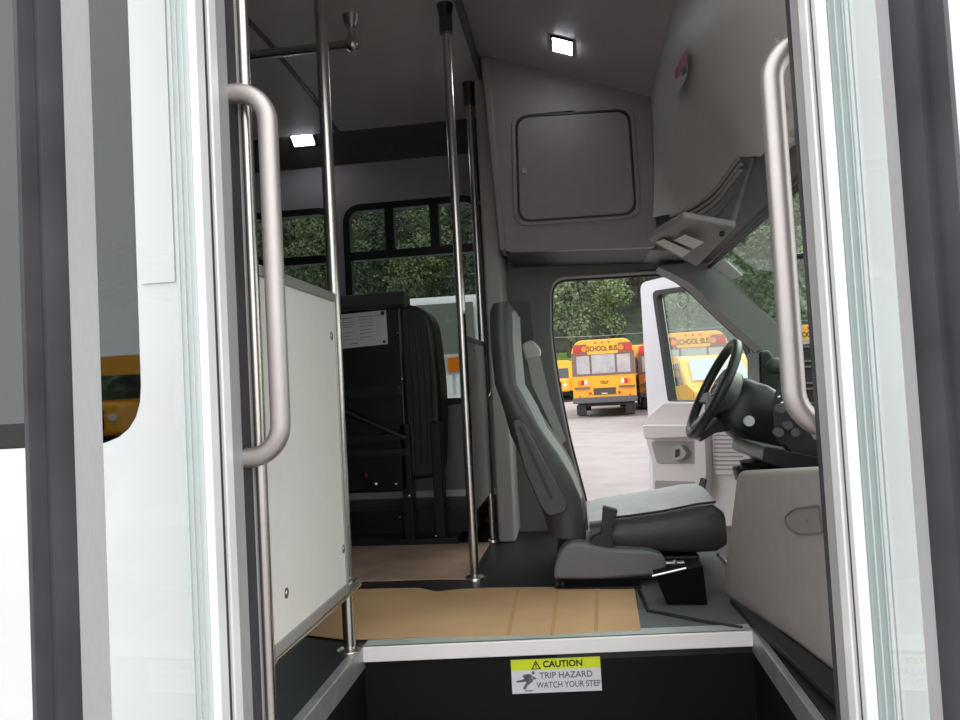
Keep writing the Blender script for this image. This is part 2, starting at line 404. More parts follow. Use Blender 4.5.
def van(body_m, label, name='passenger_van'):
    """local: nose towards +y, side profile in (y, z), width 2 m"""
    r = root(name, (0, 0, 0), label, 'van')
    prof = rnd([(-2.6, .35), (2.55, .35), (2.75, .65), (2.7, 1.02), (1.75, 1.22), (.85, 2.02), (.5, 2.12), (-2.4, 2.12), (-2.65, 1.9)], [.05, .1, .12, .12, .1, .15, .1, .2, .1], 4)
    m = MB(); xplate(m, prof, [], -.98, .98); bd = obj('body', m, body_m, r, bevel=.09, bseg=3)
    m = MB(); n = V((0, .8, .9)).normalized()
    m.add([(-.8, 1.66, 1.32), (.8, 1.66, 1.32), (.72, .93, 1.985), (-.72, .93, 1.985)], [(0, 1, 2, 3)])
    m.v = [v + V((0, .02, .02)) for v in m.v]; obj('windshield', m, mat('pale_windshield', (.45, .5, .52), .08), r)
    for sx in (-1, 1):
        for (y0, y1) in ((.28, .98), (-1.0, .12), (-2.3, -1.12)):
            m = MB(); pl = [(y0, 1.25), (y1 + (.3 if y1 > .9 else 0), 1.25), (y1 - (.2 if y1 > .9 else 0), 1.9), (y0, 1.9)]
            xplate(m, rnd(pl, .06), [], sx * .985 - .008, sx * .985 + .008); obj('side_window', m, M_dglass, r)
        m = MB(); m.box(sx * 1.17 - .11, sx * 1.17 + .11, 1.12, 1.22, 1.2, 1.48); m.tube([(sx * .95, 1.2, 1.25), (sx * 1.15, 1.17, 1.28)], .025); obj('side_mirror', m, M_black, r, bevel=.02)
        for yy in (-1.7, 1.75):
            m = MB(); m.tube([(sx * .99, yy, .36), (sx * .76, yy, .36)], .36, 22); w = obj('wheel', m, M_blackr, r)
            m = MB(); m.disc((sx * .99, yy, .36), (sx, 0, 0), .2, .015); obj('hub', m, M_whl, w)
        m = MB(); m.box(sx * .72 - .18, sx * .72 + .18, 2.66, 2.76, .78, .98); obj('headlamp', m, M_whl, r, bevel=.03)
        m = MB(); m.box(sx * .95 - .04, sx * .95 + .04, 2.45, 2.6, .86, .98); obj('turn_lamp', m, M_ambl, r)
    m = MB(); m.box(-.5, .5, 2.68, 2.77, .62, .92); obj('grille', m, M_black, r)
    m = MB(); m.box(-.98, .98, 2.6, 2.86, .38, .6); obj('bumper', m, mat('bumper_grey', (.10, .10, .11), .5), r, bevel=.04)
    return r
v1 = van(M_yel, 'yellow van parked nose forward, seen through the open driver door window'); q = P(722, 385, 20.4)
v1.location = (q.x + .1, 23.2, gz(23.2)); v1.rotation_euler = (0, 0, math.radians(-176)); v1.scale = (1.0, 1.0, .93)
v3 = van(M_white, 'white van with an amber lamp above its bonnet parked outside the rear side window', 'white_van'); q = P(452, 385, 8.2)
v3.location = (-1.88, 9.6, gz(9)); v3.rotation_euler = (0, 0, math.radians(180)); v3.scale = (1.0, .8, 1.2)
for c_ in v3.children:
    if c_.name.startswith('windshield'): c_.data.materials[0] = mat('tree_reflection_windshield', (.10, .12, .09), .15)  # olive base colour paints in the trees mirrored by the pane
m = MB(); m.box(-.70, -.56, 2.30, 2.36, 1.30, 1.42); m.box(-.76, -.5, 2.36, 2.40, 1.27, 1.45); m.tube([(-.63, 2.36, 1.3), (-.63, 2.33, 1.05)], .02, 6); obj('lamp_mirror', m, M_white, v3)
m = MB(); m.box(-.70, -.58, 2.40, 2.43, 1.30, 1.42); obj('fender_lamp', m, M_ambl, v3)['label'] = 'amber lamp above the bonnet'
r = root('steel_fence', (-4.5, 24, gz(24)), 'dark upright bar fence seen low through the rear side window', 'fence')
m = MB()
for k in range(40): m.box(-12 + k * .28, -11.95 + k * .28, 24, 24.05, gz(24), 2.35)
obj('fence_bar', m, M_black, r)
m = MB(); m.box(-12, -.8, 23.98, 24.07, 2.15, 2.22); m.box(-12, -.8, 23.98, 24.07, .6, .67); obj('fence_rail', m, M_black, r)
place_bus(25, -24, 0, 'yellow school bus parked behind the viewpoint, reflected in the dark body window').location = (-13.4, -27, 0)

# ================================================================== BUS SHELL
RW = 1.22                                           # outer face of the door side wall
LW = 3.60                                           # inner face of the far side wall
JL, JR = P(247, 388, 1.27).x, .40                                 # door opening
CZ = EYE.z
# ---- windows in the far wall
wx0 = P(347, 300, LW).x; wx1 = P(487, 300, LW).x; wz1 = P(415, 200, LW).z; wz0 = P(455, 405, LW).z
WW = wx1 - wx0; pitch = WW + .035
far_w = [(wx0 - k * pitch, wx1 - k * pitch) for k in range(5)]
nx1 = P(138, 300, RW).x; nz0 = P(50, 447, RW).z
near_w = [(nx1 - .78 - k * .86, nx1 - k * .86) for k in range(4)]
ns = rnd
mb = MB()
holes = [rnd(rect(a, b, wz0, wz1), .09, 6) for a, b in far_w]
yplate(mb, rect(-5, P(485, 300, 3.3).x + .12, FZ + .13, CZ + 1.16), holes, LW, LW + .05)
tag(obj('wall_left', mb, M_wall, origin=(-2, LW, FZ)), 'grey laminate far side wall of the bus with tinted windows', 'wall', kind='structure')
mb = MB(); mb.box(-5, -.35, LW - .04, LW + .05, .3, FZ + .13)
tag(obj('baseboard_left', mb, M_blackm), 'black lower wall and seat mounting strip under the far windows', 'wall', kind='structure')
mb = MB(); mb.box(-5, -.4, LW - .055, LW - .0405, FZ + .13, FZ + .16); mb.v = mb.v
tag(obj('trim_1', mb, M_nose), 'bright metal seat track strip along the foot of the far wall', 'trim', kind='structure')
mb = MB()
holes = [rnd(rect(a, b, nz0, CZ + .95), .10, 6) for a, b in near_w]
yplate(mb, rect(-5, JL, .32, CZ + 1.45), holes, RW, RW + .05)
yplate(mb, [(JR, .32), (1.0, .32), (1.0, CZ + 1.45), (JR, CZ + 1.45)], [], RW, RW + .05)
yplate(mb, rect(JL, JR, CZ + .98, CZ + 1.45), [], RW, RW + .05)
tag(obj('wall_right', mb, M_white, origin=(-2, RW, .3)), 'white painted outer body wall around the passenger door', 'wall', kind='structure')
mb = MB(); mb.box(P(143, 280, RW).x, P(176, 280, RW).x, RW - .004, RW, P(160, 283, RW).z, CZ + 1.4)
tag(obj('trim_2', mb, M_white), 'white riveted cover strip on the outer wall beside the left door leaf', 'trim', kind='structure')
mb = MB(); mb.box(-5.05, -5, RW, LW + .05, .3, CZ + 1.45)
tag(obj('wall_back', mb, M_wall), 'grey rear wall of the bus', 'wall', kind='structure')
wn_i = 0
def window_unit(x0, x1, z0, z1, y, outward, label, style, nv=3):
    """a rounded side window: black frame with mullions and one pane"""
    global wn_i
    wn_i += 1
    r = root('window_%d' % wn_i, ((x0 + x1) / 2, y, z0), label, 'window', kind='structure')
    s = 1 if outward > 0 else -1
    fr = .034
    outer = rnd(rect(x0 + .001, x1 - .001, z0 + .001, z1 - .001), .10, 8)
    tz = z0 + (z1 - z0) * .745 if style == 'far' else z0 + (z1 - z0) * .66
    ix0, ix1 = x0 + fr, x1 - fr
    holes = [rnd(rect(ix0, ix1, z0 + fr, tz - .02), [.06, .06, .005, .005], 6)]
    w3 = (ix1 - ix0 - .045 * (nv - 1)) / nv
    for k in range(nv):
        a = ix0 + k * (w3 + .045)
        rr = [.005, .005, .06 if k == nv - 1 else .005, .06 if k == 0 else .005]
        holes.append(rnd(rect(a, a + w3, tz + .02, z1 - fr), rr, 6))
    m = MB(); yplate(m, outer, holes, y - .016 * s, y + .03 * s); obj('window_frame', m, M_blackm, r)
    yy = y + .034 * s
    m = MB(); yplate(m, rnd(rect(x0 + .002, x1 - .002, z0 + .002, z1 - .002), .10, 8), [], yy, yy + .002 * s); obj('glass', m, G_win if style == 'far' else G_dark, r)
    return r
names_far = ['tinted side window with three small top vents, beside the folded black seat', 'tinted side window behind the tall pole and pale partition']
for k, (a, b) in enumerate(far_w):
    window_unit(a, b, wz0, wz1, LW, 1, names_far[k] if k < 2 else 'tinted side window further back, number %s rearward of the pale partition' % ('three', 'four', 'five')[k - 2], 'far', 2 if k == 1 else 3)
for k, (a, b) in enumerate(near_w):
    window_unit(a, b, nz0, CZ + .95, RW + .05 - .012, -1, 'dark tinted outer body window seen through the left door leaf' if k == 0 else 'dark tinted outer body window beyond the left edge of view, place %s' % ('two', 'three', 'four')[k - 1], 'near')

# ---- ceiling
prof = [(RW + .05, CZ + .98), (RW + .12, CZ + 1.1), (1.6, CZ + 1.24), (2.1, CZ + 1.31), (2.6, CZ + 1.325), (3.1, CZ + 1.30), (3.42, CZ + 1.26)]
mb = MB()
up = [(y, z + .03) for y, z in reversed(prof)]
poly = prof + up
CXR = P(477, 55, 2.95).x
xplate(mb, poly, [], -5, CXR)
tag(obj('ceiling', mb, M_ceil, origin=(-2, 2.4, CZ + 1.3), bevel=0, auto=60), 'glossy grey curved ceiling over the passenger area', 'ceiling', kind='structure')
mb = MB(); ytop = P(451, 111, 3.42).z; zb = P(473, 153, LW).z
xplate(mb, [(3.42, CZ + 1.27), (3.40, ytop - .004), (LW, zb), (LW + .05, zb), (LW + .05, CZ + 1.27)], [], -5, CXR)
tag(obj('trim_3', mb, M_band), 'dark sloping header band between ceiling and far wall', 'trim', kind='structure')
mb = MB()
cs = []
for i in range(len(prof) - 1):
    y0, z0 = prof[i]; y1, z1 = prof[i + 1]
    for xs in (-1.06, -1.95, -2.85):
        mb.add([(xs, y0, z0 - .004), (xs + .02, y0, z0 - .004), (xs + .02, y1, z1 - .004), (xs, y1, z1 - .004), (xs, y0, z0 + .01), (xs + .02, y0, z0 + .01), (xs + .02, y1, z1 + .01), (xs, y1, z1 + .01)],
               [(0, 1, 2, 3), (4, 5, 6, 7), (0, 1, 5, 4), (2, 3, 7, 6), (0, 3, 7, 4), (1, 2, 6, 5)])
tag(obj('trim_4', mb, M_band), 'thin dark seams across the passenger ceiling', 'trim', kind='structure')
# ---- cab ceiling (slopes down towards the front)
CAPY = 2.95
pA = P(487, 56, CAPY); pB = P(650, 97, CAPY)
sl = (pB.z - pA.z) / (pB.x - pA.x)
mb = MB(); xa = CXR; za = pA.z + sl * (xa - pA.x)
yplate(mb, [(xa, za), (pB.x + .02, pB.z + sl * .02), (pB.x + .02, pB.z + .08), (xa, za + .04)], [], RW + .05, CAPY + .015)
tag(obj('ceiling.001', mb, mat('cab_ceiling_vinyl', (.42, .39, .39), .4, noise=.03), origin=(0, 2, za)), 'grey cab ceiling panel sloping down to the front cap', 'ceiling', kind='structure')
mb = MB(); yplate(mb, [(xa - .02, CZ + .98), (xa, CZ + .98), (xa, za + .05), (xa - .02, za + .05)], [], RW + .05, RW + .14)
mb.box(xa - .012, xa + .004, 1.4, CAPY + .3, min(za, CZ + 1.3) - .006, za + .05)
tag(obj('trim_5', mb, M_band), 'dark seam where passenger ceiling meets cab ceiling', 'trim', kind='structure')
# outer roof skin so that no sky leaks in
mb = MB(); mb.box(-5.05, .5, RW, LW + .05, CZ + 1.45, CZ + 1.49)
mb.box(-.45, .35, LW + .0, LW + .05, CZ + .6, CZ + 1.46)
tag(obj('roof', mb, M_white), 'white outer roof skin of the bus', 'roof', kind='structure')
# ---- front cap wall
M_cap = mat('front_cap_vinyl', (.50, .47, .44), .45, noise=.03, bump=.15, bscale=400)
LZ = CZ + .625
def lipx(y):
    if y < 2.45: return .490
    t = min(1, (y - 2.45) / .47); return .490 - .165 * (1 - math.sqrt(max(0, 1 - t * t)))
def lipz(y): return LZ - .30 * max(0, min(.26, 2.2 - y))
def capf(y, q):                                     # q 0 at the ceiling, 1 at the lower lip
    ztop = pB.z + .03; return V((pB.x + (lipx(y) - pB.x) * q ** 3.2, y, ztop + (lipz(y) - ztop) * q))
mb = MB(); ny, nq = 40, 18; y_a, y_b = RW + .05, 2.92
vs = [capf(y_a + (y_b - y_a) * i / (ny - 1), k / (nq - 1)) for i in range(ny) for k in range(nq)]
fs = [(i * nq + k, i * nq + k + 1, (i + 1) * nq + k + 1, (i + 1) * nq + k) for i in range(ny - 1) for k in range(nq - 1)]
mb.add(vs, fs, True); mb.add([v + V((.02, 0, .012)) for v in vs], fs, True)
wf = obj('wall_front', mb, M_cap, origin=(.3, 2, CZ + .6), auto=80); tag(wf, 'smooth grey moulded front wall above the windshield', 'wall', kind='structure')
mb = MB(); mb.box(pB.x + .005, pB.x + .03, 2.90, LW - .2, CZ + .66, pB.z + .02)
tag(obj('trim_16', mb, M_cap), 'narrow grey end strip of the front wall beside the overhead cabinet', 'trim', kind='structure')
# headliner down to the windshield top edge
wt = P(704, 266, 3.3)
mb = MB(); yplate(mb, [(.492, CZ + .628), (wt.x - .005, wt.z + .004), (wt.x + .01, wt.z + .0), (wt.x + .05, wt.z + .02), (.62, CZ + .75), (.56, CZ + 1.46), (.52, CZ + 1.46), (.53, CZ + .70)], [], RW + .05, 3.42)
tag(obj('trim_6', mb, M_cabtrim), 'dark grey headliner strip between front cap and windshield', 'trim', kind='structure')

# ---- floor with stepwell
SL = PZ(358, 648, FZ); SR = PZ(752, 631.5, FZ); SY = (SL.y + SR.y) / 2
def sy(x): return SL.y + (SR.y - SL.y) * (x - SL.x) / (SR.x - SL.x)
sxl = PZ(358, 655, FZ).x; sxr = PZ(752, 632, FZ).x
mb = MB()
zplate(mb, [(-5, RW + .05), (sxl - .02, RW + .05), (sxl - .02, sy(sxl)), (sxr + .02, sy(sxr)), (sxr + .02, RW + .05), (.9, RW + .05), (.9, 3.3), (-.35, 3.3), (-.35, LW), (-5, LW)], [], FZ - .05, FZ)
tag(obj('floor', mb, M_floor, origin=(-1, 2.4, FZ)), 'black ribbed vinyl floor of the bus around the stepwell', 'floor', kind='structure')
mb = MB(); zplate(mb, [(sxl, sy(sxl)), (sxr, sy(sxr)), (sxr, sy(sxr) + .02), (sxl, sy(sxl) + .02)], [], .44, FZ - .001)
mb.box(sxl - .03, sxl, RW + .05, sy(sxl) + .02, .44, FZ - .052)
mb.box(sxr, sxr + .03, RW + .05, sy(sxr) + .02, .44, FZ - .052)
mb.box(sxl - .03, sxr + .03, RW - .02, SY, .40, .44)
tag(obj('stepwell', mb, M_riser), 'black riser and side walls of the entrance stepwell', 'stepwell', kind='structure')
# nosing
zt = FZ + .006
nf = [P(555, 662, SY - .012).z, ]
mb = MB(); zplate(mb, [(sxl, sy(sxl) - .010), (sxr, sy(sxr) - .010), (sxr, sy(sxr) + .04), (sxl, sy(sxl) + .04)], [], FZ - .002, zt)
tp = obj('trim_7', mb, M_nose_top); tag(tp, 'pale green grey top plate of the entrance step edge', 'trim', kind='structure')
mb = MB(); zplate(mb, [(sxl, sy(sxl) - .016), (sxr, sy(sxr) - .016), (sxr, sy(sxr) - .001), (sxl, sy(sxl) - .001)], [], P(555, 655, SY - .016).z, zt)
tag(obj('trim_8', mb, M_nose, bevel=.003), 'white nosing strip along the top step edge', 'trim', kind='structure')
# side trims of the stepwell
lt = [(358, 649), (362, 661), (318, 722), (286, 722)]
def yquad_floor(pts, z0, z1, m, nm, lb, kind='structure', mat_b=0, cat='trim'):
    mb = MB(); zplate(mb, zp(pts, z1), [], z0, z1); return tag(obj(nm, mb, m, bevel=mat_b), lb, cat, kind=kind)
mb = MB(); mb.box(sxl - .022, sxl + .002, RW + .05, sy(sxl) + .01, FZ - .05, FZ + .006); tag(obj('trim_9', mb, M_trim_alu, bevel=.003), 'scuffed aluminium edge rail on the left side of the stepwell', 'trim', kind='structure')
mb = MB(); mb.box(sxr - .002, sxr + .016, RW + .05, sy(sxr) + .012, FZ - .05, FZ + .006); tag(obj('trim_10', mb, M_trim_alu, bevel=.003), 'scuffed aluminium edge rail on the right side of the stepwell', 'trim', kind='structure')

# ---- column between passenger area and cab, and cab side wall (driver door surround)
cx0 = P(486, 300, 3.1).x; cx1 = P(503, 300, 3.1).x
mb = MB(); mb.box(cx0, cx1, 3.08, LW + .05, FZ, pA.z + .02)
tag(obj('trim_11', mb, mat('light_grey_column', (.42, .395, .37), .5), bevel=.012), 'grey upright column between rear side window and cab', 'trim', kind='structure')
CY3 = 3.34
outer = yp([(498, 245), (660, 245), (708, 264), (776, 326), (812, 362), (812, 470), (800, 700), (516, 640)], CY3)
open_ = rnd(yp([(551, 278), (668, 271), (690, 286), (724, 319), (761, 352), (768, 470), (770, 600), (606, 600), (588, 512), (569, 440), (556, 373), (551, 330)], CY3), [.07, .05, .1, .1, .03, .03, .01, .01, .1, .1, .1, .05], 6)
mb = MB(); yplate(mb, outer, [open_], CY3, CY3 + .10)
tag(obj('wall_cab_side', mb, M_cabtrim, origin=(0, CY3, FZ), bevel=.012, auto=30), 'dark grey moulded surround of the driver doorway with pillar', 'wall', kind='structure')
# black weather seal round the doorway
mb = MB(); pts = [V((u, CY3 + .085, v)) for u, v in open_]; pts.append(pts[0]); mb.tube(pts, .009, 8)
tag(obj('trim_12', mb, M_blackr), 'black rubber weather seal round the driver doorway', 'trim', kind='structure')
# windshield pillar with body
mb = MB()
pil = yp([(655, 268), (700, 262), (711, 268), (777, 328), (818, 366), (818, 404), (790, 378), (762, 353), (723, 318), (689, 285), (672, 276)], 3.27)
yplate(mb, rnd(pil, .02), [], 3.22, 3.38)
tag(obj('windshield_pillar', mb, mat('pillar_trim', (.17, .165, .16), .5, bump=.2, bscale=400), bevel=.02, bseg=4), 'dark grey sloping pillar between driver doorway and windshield', 'pillar', kind='structure')
# windshield
a0 = P(709, 267, 3.24); a1 = P(777, 327, 3.24); dv = (a1 - a0)
tb = a0 + dv * 2.0
mb = MB(); zz = V((0, 0, .004))
q = [a0, tb, V((tb.x, 1.35, tb.z)), V((a0.x, 1.35, a0.z))]
mb.add(q + [v + V((.004, 0, .004)) for v in q], [(0, 1, 2, 3), (4, 5, 6, 7), (0, 1, 5, 4), (1, 2, 6, 5), (2, 3, 7, 6), (3, 0, 4, 7)])
wr = root('window_%d' % (wn_i + 1), a0, 'slanted green tinted windshield in front of the steering wheel', 'windshield', kind='structure'); wn_i += 1
obj('glass', mb, G_wind, wr)
mb = MB(); mb.tube([q[3], q[0], q[1]], .010, 8); obj('seal', mb, M_blackr, wr)
def onws(px, py, off=.004):
    n = (q[1] - q[0]).cross(q[3] - q[0]).normalized()
    if n.dot(EYE - q[0]) < 0: n = -n
    return PP(px, py, q[0], n) + n * off
mb = MB(); ps = [onws(*c) for c in ((714, 265), (725, 259), (743, 275), (731, 280))]; ps2 = [v + V((.002, 0, .002)) for v in ps]
mb.add(ps + ps2, [(0, 1, 2, 3), (4, 5, 6, 7), (0, 1, 5, 4), (1, 2, 6, 5), (2, 3, 7, 6), (3, 0, 4, 7)])
tag(obj('windshield_sticker', mb, mat('pale_sticker', (.75, .78, .80), .6)), 'small pale sticker in the top corner of the windshield', 'sticker')
# right hand wall inside cab
mb = MB(); mb.box(.42, 1.0, RW + .055, RW + .09, FZ, CZ + 1.2)
tag(obj('wall_cab_right', mb, M_abs), 'grey inner trim panel beside the right door leaf', 'wall', kind='structure')

# ================================================================== ENTRY DOOR LEAVES (open, square to the wall)
def leaf(nm, xin, xout, marks, label, s):
    """xin: face towards the opening; marks: picture columns of the profile edges along that face"""
    r = root(nm, ((xin + xout) / 2, 1.0, .35), label, 'door', kind='structure')
    z0, z1 = .40, CZ + 1.02
    lo, hi = min(xin, xout), max(xin, xout)
    Y = [PX(p, 388, xin).y for p in marks]          # nose, stile end, bead a, gasket, bead b, stile b, seal, end
    def bx(n, y0, y1, m, inset=0, bev=.002, zz0=z0, zz1=z1):
        m_ = MB(); m_.box(lo + inset, hi - inset, y0, y1, zz0, zz1); return obj(n, m_, m, r, bevel=bev)
    m_ = MB(); w = hi - lo; cy = Y[0]
    sec = [(lo - .002, cy), (lo + .002, cy - .016), (lo + w * .25, cy - .022), (lo + w * .42, cy - .014), (lo + w * .5, cy - .012), (lo + w * .6, cy - .016), (lo + w * .8, cy - .022), (hi - .002, cy - .016), (hi + .002, cy)]
    zplate(m_, sec, [], z0, z1); obj('rubber_seal', m_, M_rubber, r, auto=50)
    bx('outer_stile', cy, Y[1], M_alu)
    bx('top_rail', Y[1], Y[2], M_alu, zz0=z1 - .06)
    bx('bottom_rail', Y[1], Y[2], M_alu, zz1=z0 + .07)
    def face(n, y0, y1, m, d0, d1, bev=.002):
        a, b = sorted((xin + s * d0, xin - s * d1)); m_ = MB(); m_.box(a, b, y0, y1, z0, z1); return obj(n, m_, m, r, bevel=bev)
    face('bright_bead', Y[2], Y[3], M_alu_lt, .002, .012, .003)
    face('glazing_gasket', Y[3], Y[4], M_blackr, -.003, .012)
    face('bright_bead', Y[4], Y[5], M_alu_lt, .002, .012, .003)
    face('hinge_stile', Y[5], Y[6], mat('dull_hinge_aluminium', (.42, .42, .42), .5, .3), -.001, .012)
    face('hinge_seal', Y[6], Y[7], M_rubber, -.001, .046, .005)
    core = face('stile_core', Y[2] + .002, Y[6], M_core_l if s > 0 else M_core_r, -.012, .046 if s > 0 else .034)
    for k in range(3): face('core_rib', Y[2] - .002, Y[2] + .004, M_alu, -.020 - k * .009, .021 + k * .009, .0005)
    xm = xin - s * .018
    m_ = MB(); m_.box(xm - .003, xm + .003, Y[1] - .01, Y[2] + .005, z0 + .06, z1 - .05); obj('glass', m_, G_door if s < 0 else G_clear, r)
    return r
G_clear = glass('clear_door_glass', (.972, .985, .982), 1.2)
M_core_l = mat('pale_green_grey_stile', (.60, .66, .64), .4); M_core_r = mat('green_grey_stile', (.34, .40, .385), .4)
xl_in = P(71, 388, .775).x; xr_in = P(920, 388, .775).x
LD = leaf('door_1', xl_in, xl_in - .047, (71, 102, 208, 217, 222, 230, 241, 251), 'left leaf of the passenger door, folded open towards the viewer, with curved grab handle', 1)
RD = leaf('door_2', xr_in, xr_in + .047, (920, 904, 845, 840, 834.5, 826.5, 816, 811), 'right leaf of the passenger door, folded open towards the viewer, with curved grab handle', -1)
def handle(par, top, bot, xin, hx, Y):
    """U shaped grab bar; top/bot: z of the centre lines of the two arms"""
    m_ = MB(); r_ = .055; pts = [V((xin, Y, top))]
    sg = 1 if hx > xin else -1
    n = 8
    for k in range(n + 1):
        a = PI / 2 * k / n; pts.append(V((hx - sg * r_ + sg * r_ * math.sin(a), Y, top - r_ + r_ * math.cos(a))))
    for k in range(n + 1):
        a = PI / 2 * k / n; pts.append(V((hx - sg * r_ + sg * r_ * math.cos(a), Y, bot + r_ - r_ * math.sin(a))))
    pts.append(V((xin, Y, bot)))
    m_.tube(pts, .0168, 20); return obj('grab_handle', m_, M_satin, par)
hy = 1.215
handle(LD, P(250, 92, hy).z, P(265, 457, hy).z, xl_in - .01, P(274, 270, hy).x, hy)
hy = 1.15
handle(RD, P(785, 44, hy).z, P(815, 428, hy).z, xr_in + .01, P(783, 240, hy).x, hy)
# chrome operating shafts at the jambs
mb = MB(); xs = P(257, 388, 1.25).x
mb.tube([(xs, 1.25, .45), (xs, 1.25, CZ + 1.0)], .011, 16)
r = obj('door_shaft', mb, M_chrome); tag(r, 'slim bright upright shaft beside the left door hinge', 'shaft')
mb = MB(); mb.box(JL - .002, JL + .018, RW - .004, RW + .055, .44, CZ + 1.0)
tag(obj('trim_13', mb, M_alu, bevel=.003), 'aluminium jamb strip at the left of the passenger doorway', 'trim', kind='structure')
mb = MB(); mb.box(JR - .018, JR + .002, RW - .004, RW + .055, .44, CZ + 1.0)
tag(obj('trim_14', mb, M_blackr, bevel=.003), 'dark jamb strip at the right of the passenger doorway', 'trim', kind='structure')

# ================================================================== POLES, RAILS, PARTITIONS
def pole(x, y, z0, z1, label, grp, bottom=True, top=True, r_=.0155):
    r = root('stanchion_pole', (x, y, z0), label, 'pole', grp)
    m_ = MB(); m_.tube([(x, y, z0), (x, y, z1)], r_, 20); obj('tube', m_, M_chrome, r)
    if bottom: m_ = MB(); m_.tube([(x, y, z0), (x, y, z0 + .008), (x, y, z0 + .014)], .03, 20, radii=[.034, .032, .019]); obj('floor_flange', m_, M_chrome, r)
    if top: m_ = MB(); m_.tube([(x, y, z1 - .10), (x, y, z1 - .03), (x, y, z1)], .026, 20, radii=[.023, .023, .03]); obj('top_socket', m_, mat('dark_steel_fitting', (.12, .12, .12), .3, .9), r)
    return r
def ceilz(y):
    for i in range(len(prof) - 1):
        if prof[i][0] <= y <= prof[i + 1][0]:
            t = (y - prof[i][0]) / (prof[i + 1][0] - prof[i][0]); return prof[i][1] + t * (prof[i + 1][1] - prof[i][1])
    return prof[-1][1]
b1 = PZ(350, 652, FZ); b2 = PZ(475, 579, FZ); b3 = PZ(493, 541, FZ)
g = 'upright stainless poles from floor to ceiling'
pole(b1.x, b1.y, FZ, ceilz(b1.y), 'stainless pole carrying the pale partition at the left of the step', g)
pole(b2.x, b2.y, FZ, ceilz(b2.y) - .0, 'stainless pole in the middle, nearest the driver seat partition', g)
pole(b3.x, b3.y, FZ, P(468, 82, b3.y).z, 'shorter stainless pole behind the driver seat, furthest back', g)
# ceiling grab rail
ry = 2.5; ra = P(240, 57, ry); rb = P(352, 44, ry)
r = root('ceiling_grab_rail', (rb.x, ry, rb.z), 'stainless grab rail running under the ceiling at the left', 'rail')
mb = MB(); mb.tube([(-3.2, ry, rb.z), (rb.x, ry, rb.z)], .0155, 18); obj('tube', mb, M_chrome, r)
mb = MB(); mb.ball((rb.x, ry, rb.z), .026); mb.tube([(rb.x, ry, rb.z), (rb.x, ry, rb.z + .07)], .013, 12); obj('end_elbow', mb, M_chrome, r)
mb = MB(); zc = ceilz(ry); mb.tube([(rb.x, ry, rb.z + .06), (rb.x, ry, zc)], .03, 18, radii=[.02, .032]); obj('ceiling_mount', mb, M_chrome, r)
# left partition
px_ = b1.x + .026
zt1 = P(335, 303, b1.y).z; zb1 = P(350, 578, b1.y).z
r = root('partition_panel', (px_, 1.55, FZ), 'pale grey laminate partition panel at the left of the step', 'partition')
y0 = RW + .07; y1 = PX(335, 303, px_ + .012).y
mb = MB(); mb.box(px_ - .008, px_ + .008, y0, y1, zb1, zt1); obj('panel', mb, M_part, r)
mb = MB(); mb.box(px_ - .013, px_ + .012, y0 - .005, y1 + .01, zt1 - .012, zt1 + .010); mb.box(px_ - .013, px_ + .013, y0 - .005, y1 + .01, zb1 - .008, zb1 + .014); mb.box(px_ - .012, px_ + .012, y1 - .001, y1 + .011, zb1, zt1)
obj('edge_channel', mb, mat('edge_channel_grey', (.33, .32, .31), .35, .4), r, bevel=.003)
for a, b in ((331, 336), (343, 549), (286, 593)):
    c = PX(a, b, px_ + .008); mb = MB(); mb.ball(c, .006, 8, (.6, 1, 1)); mb.disc(c - V((.0, 0, 0)), (1, 0, 0), .010, .0015); obj('bolt', mb, M_chrome, r)
# lower rail at floor side of partition
mb = MB(); mb.tube([(px_, y0, zb1 - .012), (px_, b1.y, zb1 - .012)], .012, 12); obj('lower_rail', mb, M_chrome, r)
# driver partition
qx = b2.x - .006
r = root('partition_panel', (qx, 2.9, FZ), 'narrow grey partition panel behind the driver seat between two poles', 'partition')
za_ = P(470, 337, b2.y).z; zb_ = P(478, 516, b2.y).z
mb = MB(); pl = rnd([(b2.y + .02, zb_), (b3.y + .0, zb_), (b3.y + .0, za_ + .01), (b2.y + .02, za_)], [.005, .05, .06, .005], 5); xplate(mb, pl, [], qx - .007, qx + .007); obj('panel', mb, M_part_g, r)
mb = MB(); mb.tube([V((qx, b2.y + .02, za_)), V((qx, b3.y - .04, za_ + .01)), V((qx, b3.y - .01, za_ - .01)), V((qx, b3.y, za_ - .05)), V((qx, b3.y, zb_ + .05))], .012, 10); obj('edge_tube', mb, M_blackm, r)
for a, b in ((474, 350), (480, 500)):
    c = PX(a, b, qx + .007); mb = MB(); mb.ball(c, .006, 8, (.6, 1, 1)); obj('bolt', mb, M_chrome, r)

# ================================================================== FOLDED SEAT at the far wall
fy = PZ(400, 546, FZ).y
r = root('folding_passenger_seat', (P(390, 420, fy).x, fy, FZ), 'folded black passenger seat with a white label plate, against the far window', 'seat')
x0 = P(330, 420, fy).x; x1 = P(405, 420, fy).x; zt_ = P(390, 294, fy).z
mb = MB(); mb.box(x0 - .18, x1, fy + .02, fy + .12, FZ + .22, zt_ - .02); obj('back_shell', mb, M_blackm, r, bevel=.012)
mb = MB(); xplate(mb, [(fy - .02, zt_ - .045), (fy + .0, zt_ - .06), (fy + .13, zt_ - .05), (fy + .12, zt_ + .005), (fy + .02, zt_ + .012)], [], x0 - .18, x1 + .02); obj('top_cap', mb, mat('dark_grey_cap', (.045, .045, .047), .4), r, bevel=.006)
